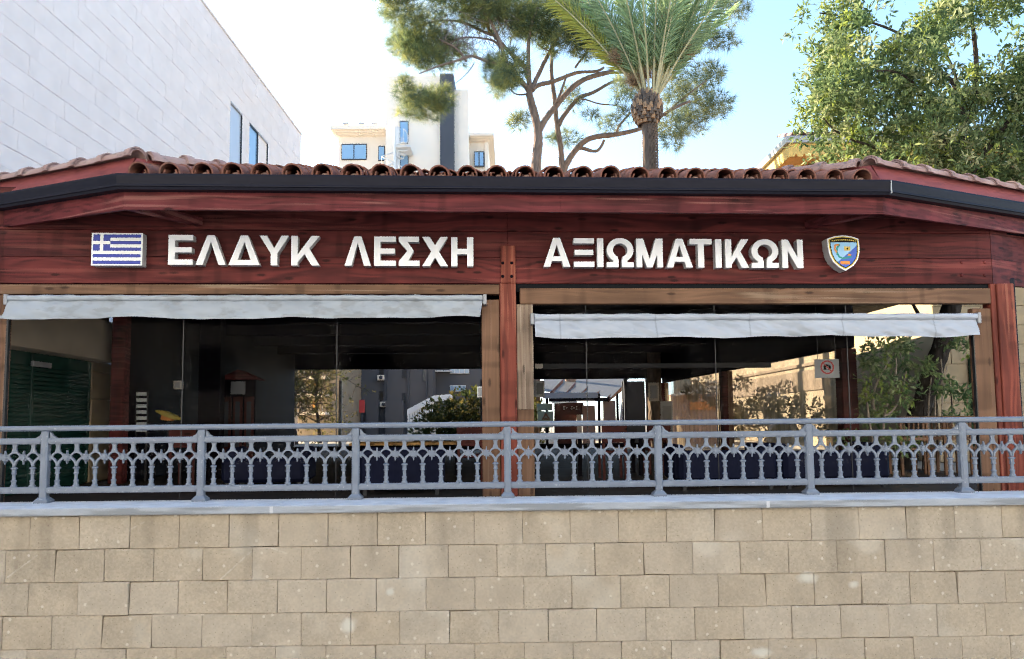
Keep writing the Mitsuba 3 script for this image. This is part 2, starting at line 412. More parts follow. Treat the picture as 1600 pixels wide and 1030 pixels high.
# ------------------------------------------------------------------ street wall with coping
wall = thing('retaining_wall', 'long beige sandstone block wall with pale concrete coping below the grey railing', 'wall')
CT = WL.z(800, 786.5, -0.05)          # coping top
CB = WL.z(800, 798.5, -0.05)
put('core', bx(-9, 9, 0.035, 0.6, 0.0, CB - .01), 'mortar', wall, frame=WL)
rowz = [CB - .002]
zr = [WL.z(5, y) for y in (860.2, 912.5, 965, 1016.3)]
rh = float(np.mean(-np.diff(zr)))
r1 = zr[0]
tops = [CB - 0.002, r1, r1 - rh, r1 - 2 * rh, r1 - 3 * rh, r1 - 4 * rh, r1 - 5 * rh]
bw = WL.u(755, 0, 880) - WL.u(678.5, 0, 880)
off0 = [WL.u(47.5, 0, 830), WL.u(6, 0, 885), WL.u(44.5, 0, 935), WL.u(5, 0, 990), WL.u(43, 0, 1022), WL.u(6, 0, 1030)]
for r in range(6):
    zt, zb = tops[r], tops[r + 1]
    u = off0[r] - 5 * bw
    while u < 7.6:
        w = bw + rng.normal(0, .004)
        if u + w > -7.6:
            g = .0007 + rng.random() ** 2 * .0024
            pv = rng.normal(0, .004)
            b = bx(u + g, u + w - g, pv, .04, zb + g * (0.4 + rng.random()), zt - g * (0.4 + rng.random()), .004)
            if rng.random() < .22:              # a knocked-off corner
                vv = b.vertices.copy(); cx_, cz_ = (vv[:, 0].max(), vv[:, 0].min())[rng.integers(2)], (vv[:, 2].max(), vv[:, 2].min())[rng.integers(2)]
                q = (abs(vv[:, 0] - cx_) < .008) & (abs(vv[:, 2] - cz_) < .008) & (vv[:, 1] < pv + .02)
                vv[q] += np.array([-np.sign(cx_ - vv[:, 0].mean()), .5, -np.sign(cz_ - vv[:, 2].mean())]) * rng.uniform(.003, .010); b.vertices = vv
            a = rng.normal(0, .003); c = b.centroid
            v = b.vertices - c; b.vertices = np.stack([v[:, 0] - a * v[:, 2], v[:, 1], v[:, 2] + a * v[:, 0]], 1) + c
            put('block', b, f'stone_{rng.integers(5)}', wall, frame=WL)
        u += w
cj = [-9, WL.u(424, -.05, 790), WL.u(1200, -.05, 783), 9]
for a, b in zip(cj, cj[1:]):
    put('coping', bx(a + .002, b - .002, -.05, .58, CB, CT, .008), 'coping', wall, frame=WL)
for c in cj[1:3]:
    put('joint_mortar', bx(c - .014, c + .014, -.052, -.045, CB + .003, CT - .006), 'joint_pale', wall, frame=WL)

# ------------------------------------------------------------------ railing
rail = thing('railing', 'blue grey painted metal railing with cast arches and star ornaments on the coping', 'railing')
RV = 0.46
hz = (WL.z(793, 667, RV), WL.z(793, 658.6, RV)); uz = (WL.z(793, 687, RV), WL.z(793, 677.5, RV)); lz = (WL.z(793, 763, RV), WL.z(793, 753, RV))
put('handrail', bx(-8.6, 8.6, RV - .035, RV + .035, hz[0], hz[1], .014), 'rail', rail, smooth=30, frame=WL)
postpx = [-171, 71, 315, 556, 793, 1028.5, 1264.5, 1504, 1744]
pu = [WL.u(p, RV, 720) for p in postpx]
S3 = (WL.u(700, RV, 720) - WL.u(671.3, RV, 720))


def ring_arc(cx, cz, r0, r1, a0, a1, n=12):
    a = np.radians(np.linspace(a0, a1, n))
    return Polygon([(cx + r1 * math.cos(t), cz + r1 * math.sin(t)) for t in a] + [(cx + r0 * math.cos(t), cz + r0 * math.sin(t)) for t in a[::-1]])


zc = WL.z(793, 722, RV)               # capital top / arch springing
zstar = WL.z(793, 707.5, RV)
H = zc - lz[1]
col = lathe([(0, 0), (.030, 0), (.030, .014), (.021, .022), (.021, H * .26), (.026, H * .28), (.026, H * .33), (.0165, H * .36), (.0155, H * .62), (.024, H * .65), (.024, H * .70), (.019, H * .72), (.020, H * .88), (.031, H * .91), (.031, H * .965), (.018, H), (0, H)], 10)
pl = sbox(-.0225, -.0, .0225, .012)
star = []
for i in range(16):
    t = math.pi / 2 + i * math.pi / 8
    r = [.064, .025, .044, .024, .054, .024, .038, .024][i % 8] if i not in (8,) else .062
    star.append((r * .86 * math.cos(t), r * math.sin(t)))
star = Polygon(star).buffer(.003)
star_m = cat([extr(star, .022), extr(affinity.scale(star, .55, .75), .032)])
colbase = col.copy()
arch_m = extr(union_all([ring_arc(0, 0, S3 / 2 - .012, S3 / 2 + .008, 0, 180, 17)]).intersection(sbox(-S3 / 2, -1, S3 / 2, 1)), .024)
ur = S3 * .36
upz = WL.z(793, 709, RV)
neck = union_all([ring_arc(0, upz, ur - .014, ur + .002, -8, 188, 17), Polygon([(-.026, uz[0]), (.026, uz[0]), (.017, uz[0] - .022), (.017, uz[0] - .04), (.03, upz + ur - .012), (-.03, upz + ur - .012), (-.017, uz[0] - .04), (-.017, uz[0] - .022)]),
                  sbox(-S3 / 2 + .02, upz - .008, -ur + .014, upz + .004), sbox(ur - .014, upz - .008, S3 / 2 - .02, upz + .004)])
neck_m = extr(neck, .022)
D_col = mikit.ply(WL.mesh(trimesh.Trimesh(col.vertices + [0, RV, lz[1]], col.faces)), 'rail', smooth=35)
D_arch = mikit.ply(WL.mesh(trimesh.Trimesh(arch_m.vertices + [0, RV + .012, zc + .004], arch_m.faces)), 'rail')
D_star = mikit.ply(WL.mesh(trimesh.Trimesh(star_m.vertices + [0, RV + .010, zstar], star_m.faces)), 'rail')
D_neck = mikit.ply(WL.mesh(trimesh.Trimesh(neck_m.vertices + [0, RV + .0115, 0], neck_m.faces)), 'rail')


def shift(u):
    M = np.eye(4); M[:3, 3] = WL.U * u; return M


for i, u in enumerate(pu):
    hw = .034
    body = [bx(u - hw, u + hw, RV - .034, RV + .034, CT + .035, hz[0] - .001, .006), bx(u - hw + .012, u + hw - .012, RV - .038, RV - .03, CT + .06, uz[1] + .03, .003)]
    put('post', cat(body), 'rail', rail, frame=WL)
    put('post_base', trimesh.convex.convex_hull(np.array([[u + sx * w, RV + sy * w, CT + h] for w, h in ((.064, .001), (.064, .022), (.036, .055)) for sx in (-1, 1) for sy in (-1, 1)])), 'rail', rail, frame=WL)
    for s in (-1, 1):
        put('bracket', extr(Polygon([(u + s * .034, uz[1] - .002), (u + s * .034, uz[1] + .058), (u + s * .046, uz[1] + .05), (u + s * .064, uz[1] + .022), (u + s * .09, uz[1] + .008), (u + s * .094, uz[1] - .002)]), .03), 'rail', rail, frame=Frame(WL.o[1] + RV + .015, 1.0))
    if i + 1 < len(pu):
        a, b = u + .034, pu[i + 1] - .034
        put('upper_rail', cat([bx(a, b, RV - .028, RV + .028, uz[0], uz[1], .006), bx(a, b, RV - .033, RV - .026, uz[0] + .014, uz[1] - .012, .003)]), 'rail', rail, frame=WL)
        put('lower_rail', cat([bx(a, b, RV - .028, RV + .028, lz[0], lz[1], .006), bx(a, b, RV - .033, RV - .026, lz[0] + .014, lz[1] - .012, .003)]), 'rail', rail, frame=WL)
        n = 8
        mid = (u + pu[i + 1]) / 2
        sp = (pu[i + 1] - u) / 8.32
        for k in range(n):
            x = mid + (k - 3.5) * sp
            put_dict('baluster', D_col, rail, shift(x)); put_dict('neck', D_neck, rail, shift(x))
        for k in range(n + 1):
            x = mid + (k - 4) * sp
            if k in (0, n):
                half = affinity.translate(ring_arc(0, 0, S3 / 2 - .012, S3 / 2 + .008, 0, 180, 17).intersection(sbox(-S3 / 2, -1, S3 / 2, 1)), x, zc + .004)
                half = half.intersection(sbox(a, -9, b, 99))
                m = extr(half, .024); m.vertices[:, 1] += RV + .012
                put('arch', m, 'rail', rail, frame=WL)
                st = affinity.translate(star, x, zstar).intersection(sbox(a, -9, b, 99))
                if st.area > 1e-4:
                    m = extr(st, .022); m.vertices[:, 1] += RV + .010
                    put('star', m, 'rail', rail, frame=WL)
            else:
                put_dict('arch', D_arch, rail, shift(x)); put_dict('star', D_star, rail, shift(x))

# ------------------------------------------------------------------ pavilion
pav = thing('pavilion', 'dark red timber pavilion with tiled roof and black gutter behind the railing', 'pavilion')
FZ = 2.0
put('floor', bx(-7.6, 8.0, -.35, 17.4, FZ - .015, FZ, 0), 'floor', pav, frame=PV)
VG = -0.95
ucl, zgt1 = PV.px(182, 270, VG); ucr, zgt2 = PV.px(1391, 281.5, VG)
zgt = (zgt1 + zgt2) / 2
zgb = (PV.z(182, 295, VG) + PV.z(1391, 303, VG)) / 2
VE = VG + .13                          # fascia face
AL, AR = math.radians(25), math.radians(21)


def eave(v, ext=6.0):
    """eave polyline at the depth v of its front stretch"""
    k = v - VG
    cl = np.array([ucl + k * math.tan(AL / 2), v]); cr = np.array([ucr - k * math.tan(AR / 2), v])
    return np.array([cl + ext * np.array([-math.cos(AL), math.sin(AL)]), cl, cr, cr + ext * np.array([math.cos(AR), math.sin(AR)])])


gp = [(0, zgt - .01), (.012, zgt - .005), (.012, zgb + .03), (.10, zgb + .03), (.118, zgt - .03), (.112, zgt - .004), (.130, zgt), (.134, zgt - .022), (.120, zgb + .055), (.126, zgb + .045), (.126, zgb + .032), (.112, zgb + .028), (.10, zgb), (0, zgb)]
put('gutter', sweep(gp, eave(VE)), 'gutter', pav, frame=PV, label='black metal gutter along the eaves')
for px_, py_ in ((1393, 292),):
    gu, gz = PV.px(px_, py_, VG - .008)
    put('gutter_joint', bx(gu - .003, gu + .003, VG - .012, VG + .01, zgb + .01, zgt - .01), 'steel_pale', pav, frame=PV)
zft, zfb = PV.z(800, 302, VE), PV.z(800, 331, VE)
ep = eave(VE)
jl = [PV.u(x, VE, 318) for x in (722, 876)]
segs = [np.array([ep[0], ep[1]]), np.array([ep[1], [jl[0] - .001, VE]]), np.array([[jl[0] + .001, VE], [jl[1] - .001, VE]]), np.array([[jl[1] + .001, VE], ep[2]]), np.array([ep[2], ep[3]])]
for s in segs:
    put('fascia_board', sweep([(0, zfb), (0, zgb + .04), (-.04, zgb + .04), (-.04, zfb)], s), 'wood_fascia', pav, frame=PV)
put('fascia_trim', sweep([(-.042, zfb + .02), (-.042, zfb + .10), (-.09, zfb + .10), (-.09, zfb + .02)], ep), 'wood_soffit', pav, frame=PV)
PITCHR = math.radians(16)
# soffit boards follow the roof slope
def zs(d): return zfb + .10 + d * math.tan(PITCHR)
put('soffit', sweep([(-.04, zs(.0)), (-.04, zs(0) + .02), (-1.6, zs(1.56) + .02), (-1.6, zs(1.56))], eave(VE)), 'wood_soffit', pav, frame=PV)
# hip rafters under the corner
for c, s, a in ((ep[1], 1, AL), (ep[2], -1, AR)):
    d = np.array([s * .56, .83])
    p0 = c + d * .06; p1 = c + d * .98
    q = np.array([-d[1], d[0]]) * .05
    vs = []
    for p, zz in ((p0, zfb + .012), (p1, zfb + .02)):
        for sg in (-1, 1):
            for h in (0, .10): vs.append([*(p + q * sg), zz + h])
    put('hip_rafter', trimesh.convex.convex_hull(np.array(vs)), 'wood_fascia', pav, frame=PV)

# front boards above the openings
zb_l, zb_r = PV.z(400, 442, 0), PV.z(1200, 444.5, 0)
zb = (zb_l + zb_r) / 2
zj = [zb, PV.z(700, 402.5, 0), PV.z(700, 361.5, 0), PV.z(700, 322, 0), PV.z(700, 297, 0)]
ucp = (PV.u(781, 0, 500), PV.u(806.5, 0, 500))
urp = (PV.u(1549, 0, 500), PV.u(1584, 0, 500))
ulp = (-urp[1] + .35, -urp[0] + .35)
ulp = (PV.u(-42, 0, 500), PV.u(-12, 0, 500))
ubr = (urp[0] + PV.u(1556, 0, 420)) / 2
for i in range(4):
    m = 'wood_board' if i % 2 == 0 else 'wood_board_b'
    pv = [0, .004, .002, .006][i]
    for a, b in ((ulp[0], (ucp[0] + ucp[1]) / 2 - .002), ((ucp[0] + ucp[1]) / 2 + .002, ubr)):
        put('sign_board', bx(a, b, pv, .06, zj[i] + .002, zj[i + 1] - .002, .004), m, pav, frame=PV)
    for sgn, u0 in ((1, ubr + .003), (-1, ulp[0] - .003)):
        pth = np.array([[u0, pv], [u0 + math.cos(AR) * 4, pv + math.sin(AR) * 4]]) if sgn > 0 else np.array([[u0 - math.cos(AL) * 4, pv + math.sin(AL) * 4], [u0, pv]])
        put('sign_board', sweep([(0, zj[i] + .002), (0, zj[i + 1] - .002), (-.06, zj[i + 1] - .002), (-.06, zj[i] + .002)], pth), m, pav, frame=PV)
put('board_backing', bx(ulp[0], ubr, .062, .10, zb + .01, zj[4]), 'wood_dark', pav, frame=PV)
# posts
zct = PV.z(793, 384, -.03)
put('post', bx(ucp[0], ucp[1], -.03, .20, FZ, zb - .001, .008), 'wood_post', pav, frame=PV, label='reddish timber post between the two bays')
put('post_head', bx(ucp[0] + .018, ucp[1] - .002, -.035, .0, zb + .001, zct, .006), 'wood_post', pav, frame=PV)
for px_ in (785.5, 799.5):
    for py_ in (411, 432):
        u_, z_ = PV.px(px_, py_, -.04)
        put('bolt', trimesh.Trimesh(*(lambda s: (s.vertices * [.02, .012, .02] + [u_, -.036, z_], s.faces))(trimesh.creation.icosphere(1))), 'wood_dark', pav, frame=PV)
um = PV.u(1560, 0, 550)
put('post', bx(urp[0], um - .002, -.02, .16, FZ, zb - .001, .006), 'wood_post', pav, frame=PV, label='reddish timber corner post at the right end')
put('post', bx(um, urp[1], -.045, .22, FZ, zb - .001, .008), 'wood_post', pav, frame=PV)
put('post', bx(ulp[0], ulp[1], -.03, .2, FZ, zb - .001, .008), 'wood_post', pav, frame=PV)
for px_ in (1503, 1539):
    for py_ in (410, 430):
        u_, z_ = PV.px(px_, py_, -.005)
        put('bolt', trimesh.Trimesh(*(lambda s: (s.vertices * [.022, .012, .022] + [u_, -.004, z_], s.faces))(trimesh.creation.icosphere(1))), 'wood_board', pav, frame=PV)
put('downpipe', cat([bx(PV.u(1588, .1, 600), PV.u(1598, .1, 600), .12, .24, FZ, zb + .1, .012)]), 'gutter', pav, frame=PV)
# brown awning beams and guides
zl = (PV.z(400, 459.5, -.02), PV.z(400, 444.5, -.02)); zr_ = (PV.z(1180, 474.5, -.02), PV.z(1180, 450.5, -.02))
put('lintel_beam', bx(ulp[1], ucp[0] - .004, -.02, .10, zl[0], zl[1], .005), 'wood_beam', pav, frame=PV)
put('lintel_beam', bx(PV.u(812.5, -.02, 460), PV.u(1547.5, -.02, 460), -.025, .10, zr_[0], zr_[1], .005), 'wood_beam', pav, frame=PV, label='brown timber beam with bleached left end over the right bay')
put('head_gap', bx(ulp[1], urp[0], .02, .12, zr_[1] - .04, zb - .003), 'black', pav, frame=PV)
gz_l = PV.z(765, 468, -.02)
put('guide_post', bx(PV.u(753, 0, 560), ucp[0] - .006, .0, .10, FZ, gz_l, .004), 'wood_guide', pav, frame=PV)
zsp = PV.z(820, 640, 0)
put('guide_post', bx(ucp[1] + .006, PV.u(833.5, 0, 560), .0, .10, zsp, zr_[0] - .003, .004), 'wood_worn', pav, frame=PV, label='weathered pale guide post right of the centre post')
put('guide_post', bx(ucp[1] + .006, PV.u(833.5, 0, 560), .002, .10, FZ, zsp - .001, .004), 'wood_guide', pav, frame=PV)
put('guide_post', bx(PV.u(1523.5, 0, 560), urp[0] - .004, .0, .10, FZ, PV.z(1535, 482, 0), .004), 'wood_guide', pav, frame=PV)
put('guide_post', bx(ulp[1] + .003, PV.u(8.5, 0, 560), .0, .10, FZ, zl[0] - .002, .004), 'wood_guide', pav, frame=PV)
put('guide_rail', bx(PV.u(9, .02, 560), PV.u(12.5, .02, 560), .0, .05, FZ, zl[0] - .05), 'darkmetal', pav, frame=PV)
put('guide_rail', bx(PV.u(1521, .02, 560), PV.u(1523.3, .02, 560), .0, .05, FZ, zr_[0] - .16), 'darkmetal', pav, frame=PV)
# glazing of the two bays
def pane(u0, u1, z0, z1, v, parent=pav, name='glass_pane', m='glass', frame=PV):
    q = trimesh.Trimesh([[u0, v, z0], [u1, v, z0], [u1, v, z1], [u0, v, z1]], [[0, 1, 2], [0, 2, 3]], process=False)
    return put(name, q, m, parent, frame=frame)


gl = [PV.u(x, .07, 600) for x in (11, 285, 526, 753)]
gr = [PV.u(x, .07, 600) for x in (834, 917, 1119, 1326, 1523)]
for G, zt in ((gl, zl[0]), (gr, zr_[0])):
    for a, b in zip(G, G[1:]):
        pane(a + .004, b - .004, FZ + .06, zt, .07)
    for a in G[1:-1]:
        put('pane_seam', bx(a - .005, a + .005, .064, .076, FZ + .06, zt), 'darkmetal', pav, frame=PV)
    put('sill_rail', bx(G[0], G[-1], .03, .11, FZ, FZ + .058), 'darkmetal', pav, frame=PV)

# roof: tiles, caps, deck
ze = zgt - .008                        # tile bed at the eave
def roofpt(u, d, up=0.0):
    """a point of the front slope, d metres behind the gutter front lip along the slope"""
    return np.array([u, VG + .06 + d * math.cos(PITCHR) - up * math.sin(PITCHR), ze + d * math.sin(PITCHR) + up * math.cos(PITCHR)])


def barrel(r0, r1, L, th=.016, seg=9, a0=-8, a1=188, flip=False):
    ang = np.radians(np.linspace(a0, a1, seg)); vs = []
    for d, r in ((0, r0), (L, r1)):
        for rr in (r, r - th):
            vs += [[rr * math.cos(t), d, rr * math.sin(t)] for t in ang]
    n = seg; f = []
    for i in range(n - 1):
        for (a, b) in ((0, 2 * n), (3 * n, n), (n, 0), (2 * n, 3 * n)):
            f += [[a + i, a + i + 1, b + i], [a + i + 1, b + i + 1, b + i]]
    for (a, b, c, d_) in ((0, n, 3 * n, 2 * n), (n - 1, 3 * n - 1, 4 * n - 1, 2 * n - 1)):
        f += [[a, b, c], [a, c, d_]]
    m = trimesh.Trimesh(vs, f, process=False)
    if flip: m.vertices[:, 2] *= -1; m.faces = m.faces[:, ::-1]
    trimesh.repair.fix_normals(m)
    return m


tpx = [218, 266, 315.5, 363, 409, 457, 503.5, 549.4, 595.6, 641, 686.5, 730.6, 776, 820, 865.6, 910, 954, 999, 1043.5, 1086, 1132, 1175, 1216, 1259, 1303.5, 1345]
tu = [PV.u(x, VG + .06, 265) for x in tpx]
sp = (tu[-1] - tu[0]) / (len(tu) - 1)
Rm = np.array([[1, 0, 0], [0, math.cos(PITCHR), -math.sin(PITCHR)], [0, math.sin(PITCHR), math.cos(PITCHR)]])
cov = barrel(.118, .098, .46); pan = barrel(.118, .135, .46, flip=True, a0=8, a1=172)


def laid(m, u, d, up, yaw=0.0, roll=0.0):
    v = m.vertices.copy()
    c, s = math.cos(yaw), math.sin(yaw)
    v = np.stack([v[:, 0] * c - v[:, 1] * s, v[:, 0] * s + v[:, 1] * c, v[:, 2]], 1)
    v = v @ Rm.T + roofpt(u, d, up)
    return trimesh.Trimesh(v, m.faces, process=False)


for row in range(3):
    for i, u in enumerate(tu):
        put('roof_tile', laid(cov, u + rng.normal(0, .005), row * .38 + rng.normal(0, .012), .035 + row * .004 + rng.normal(0, .004), rng.normal(0, .025)), 'tile', pav, smooth=35, frame=PV)
        if i + 1 < len(tu):
            put('pan_tile', laid(pan, u + sp / 2, row * .38 + .02, .115 - .03), 'tile', pav, smooth=35, frame=PV)
for u in tu:
    put('mortar_lump', trimesh.Trimesh(*(lambda s: (s.vertices * [.045 + .03 * rng.random(), .05, .03] + roofpt(u + rng.normal(.03, .02), .12, .02), s.faces))(trimesh.creation.icosphere(1))), 'captile', pav, smooth=True, frame=PV)
ms = []
cov2 = barrel(.118, .098, .46, seg=5)
for row in range(3, 12):
    for u in np.arange(tu[0] + (row - 2) * .12, tu[-1] - (row - 2) * .12, sp): ms.append(laid(cov2, u, row * .38, .035))
put('tile_courses', cat(ms), 'tile', pav, frame=PV, stuff=True)
hgt = 4.6
rl = [roofpt(ucl, 0, -.02), roofpt(ucr, 0, -.02), roofpt(ucr - 1.2, hgt, -.02), roofpt(ucl + 1.2, hgt, -.02)]
put('roof_deck', trimesh.Trimesh(rl, [[0, 1, 2], [0, 2, 3]], process=False), 'tile', pav, frame=PV)
# chamfered side slopes: raised painted upstand with cap tiles along it, hip caps from the corner
eg = eave(VG + .10)
zu = PV.z(182, 246, VG + .2)           # cap base height
for k, (i0, i1, a) in enumerate(((1, 0, AL), (2, 3, AR))):
    c, o = eg[i0], eg[i1]
    d = (o - c) / np.linalg.norm(o - c); inn = np.array([d[1], -d[0]]) if k == 0 else np.array([-d[1], d[0]])
    if inn[1] < 0: inn = -inn
    pth = [o, c] if k == 0 else [c, o]
    put('roof_upstand', sweep([(-.0, zgt - .05), (-.16, zu + .015), (-.24, zu + .015), (-.24, zgt - .05)], np.array(pth)), 'redsheet', pav, frame=PV, label='smooth red painted upstand on the angled eave')
    hipd = np.array([(1 if k == 0 else -1) * .62, .78])
    # gable infill towards the front slope
    tip = c + (np.array([1.0, 0]) if k == 0 else np.array([-1.0, 0])) * .10
    base = c + inn * .18
    h1 = base + hipd * 3.0
    put('hip_upstand', trimesh.convex.convex_hull(np.array([[*base, zgt], [*base, zu + .015], [*(base + hipd * 3), zu + .45], [*(base + hipd * 3), zgt], [*(base + d * .12), zgt], [*(base + d * .12), zu + .015]])), 'redsheet', pav, frame=PV)
    put('corner_infill', trimesh.convex.convex_hull(np.array([[*(c), zgt - .03], [*(tip + [0, .1]), zgt - .02], [*(base), zu + .01], [*(base + hipd * .5), zu + .02], [*(base + hipd * .5), zgt - .02]])), 'redsheet', pav, frame=PV)
    for dirv, dz, n in ((d, 0.0, 13), (hipd, .16, 7)):
        L = .43
        for j in range(n):
            cap = barrel(.122, .104, L + .03, seg=9, a0=0, a1=180)
            col_ = barrel(.146, .138, .10, seg=9, a0=0, a1=180)
            m = cat([cap, col_])
            v = m.vertices.copy(); v[:, 1] = (L + .0) - v[:, 1] if False else v[:, 1]
            y = np.array([dirv[0], dirv[1]]); x = np.array([y[1], -y[0]])
            org = base + dirv * (j * L - (.03 if dz == 0 else -.12))
            sl = dz
            w = np.stack([org[0] + v[:, 0] * x[0] + v[:, 1] * y[0], org[1] + v[:, 0] * x[1] + v[:, 1] * y[1], zu + v[:, 2] * .92 + (j * L + v[:, 1]) * sl + rng.normal(0, .004)], 1)
            put('ridge_cap', trimesh.Trimesh(w, m.faces, process=False), 'captile', pav, smooth=40, frame=PV)
    far = c + inn * 4 + d * 1.0
    q = [[*(c + inn * .2), zgt], [*(o + inn * .2), zgt], [*(o + inn * 4.5), zgt + 1.25], [*(c + inn * 4.5 + hipd * 0), zgt + 1.25]]
    put('side_roof', trimesh.Trimesh(q, [[0, 1, 2], [0, 2, 3]], process=False), 'tile', pav, frame=PV)
# main roof cap behind and dark ceiling
zc_ = E + 2.35
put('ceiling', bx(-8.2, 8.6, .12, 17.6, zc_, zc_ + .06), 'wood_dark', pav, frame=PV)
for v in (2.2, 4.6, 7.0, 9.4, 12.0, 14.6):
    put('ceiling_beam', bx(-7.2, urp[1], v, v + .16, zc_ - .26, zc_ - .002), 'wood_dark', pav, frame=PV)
rz0 = zc_ + .06
put('main_roof', trimesh.convex.convex_hull(np.array([[-8.2, .3, rz0], [8.6, .3, rz0], [-8.2, 17.6, rz0], [8.6, 17.6, rz0], [-5, 5, rz0 + 1.0], [5.5, 5, rz0 + 1.0], [-5, 12, rz0 + 1.0], [5.5, 12, rz0 + 1.0]])), 'tile', pav, frame=PV)
# right side wall: posts, header, panes
US = (urp[0] + urp[1]) / 2
sv = [0.2, 4.0, 10.5, 17.0]
shz = E + 1.22
put('side_header', bx(US - .06, US + .06, 3.9, 17.1, shz, zc_ - .003), 'wood_dark', pav, frame=PV)
for v in sv[1:]:
    w = .14
    put('side_post', cat([bx(US - w, US + w, v, v + .26, FZ, shz - .002, .008)]), 'wood_soffit', pav, frame=PV)
for a, b in zip(sv[1:], sv[2:]):
    q = trimesh.Trimesh([[US, a + .26, FZ + .1], [US, b, FZ + .1], [US, b, shz], [US, a + .26, shz]], [[0, 1, 2], [0, 2, 3]], process=False)
    put('side_pane', q, 'glass_side', pav, frame=PV)
# rear wall
RVV = 17.0
def ru(px): return PV.u(px, RVV, 620)
def rz(px, py): return PV.z(px, py, RVV)
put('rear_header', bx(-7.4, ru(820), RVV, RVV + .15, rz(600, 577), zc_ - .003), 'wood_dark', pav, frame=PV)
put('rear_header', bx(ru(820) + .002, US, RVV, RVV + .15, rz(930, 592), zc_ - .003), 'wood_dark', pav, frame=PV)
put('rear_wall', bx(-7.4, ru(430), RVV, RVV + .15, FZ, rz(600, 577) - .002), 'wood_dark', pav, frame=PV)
put('rear_pillar', bx(ru(430) + .003, ru(447), RVV - .1, RVV + .15, FZ, rz(600, 577) - .002), 'mullion', pav, frame=PV)
pr('mullion', (0.035, 0.045, 0.075), 0.6)
for px_ in (531.5, 753, 832, 978, 1012):
    put('rear_mullion', bx(ru(px_ - 2.5), ru(px_ + 2.5), RVV, RVV + .1, FZ, rz(930, 592) - .002), 'mullion' if px_ != 531.5 else 'steel_pale', pav, frame=PV)
put('rear_sill', bx(ru(447) + .003, US, RVV - .02, RVV + .15, FZ, E - .85), 'wood_dark', pav, frame=PV)
# inner aluminium track
v_ = 6.2
put('ceiling_track', bx(PV.u(836, v_, 570), PV.u(1205, v_, 570), v_, v_ + .12, PV.z(1000, 575.5, v_), PV.z(1000, 567.5, v_), .01), 'darkmetal', pav, frame=PV)
for px_ in (836,):
    put('track_end', bx(PV.u(px_, v_ - .01, 570), PV.u(px_ + 12, v_, 570), v_ - .02, v_ - .002, PV.z(1000, 575, v_), PV.z(1000, 568, v_)), 'offwhite', pav, frame=PV)
# left side: post and dark wall
UL = (ulp[0] + ulp[1]) / 2 - .1
vl = 3.75
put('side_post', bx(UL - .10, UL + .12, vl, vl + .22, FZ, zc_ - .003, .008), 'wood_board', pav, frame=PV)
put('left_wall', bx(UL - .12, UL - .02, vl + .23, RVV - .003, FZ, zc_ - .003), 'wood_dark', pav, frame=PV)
v2 = 5.6
put('inner_post', bx(PV.u(310, v2, 600), PV.u(344, v2, 600), v2, v2 + .3, FZ, zc_ - .265, .01), 'wood_dark', pav, frame=PV)

# ------------------------------------------------------------------ lettering on the board
def stroke(pts, w, cap='flat', join='mitre'):
    return LineString(pts).buffer(w / 2, cap_style=cap, join_style=join, mitre_limit=8)


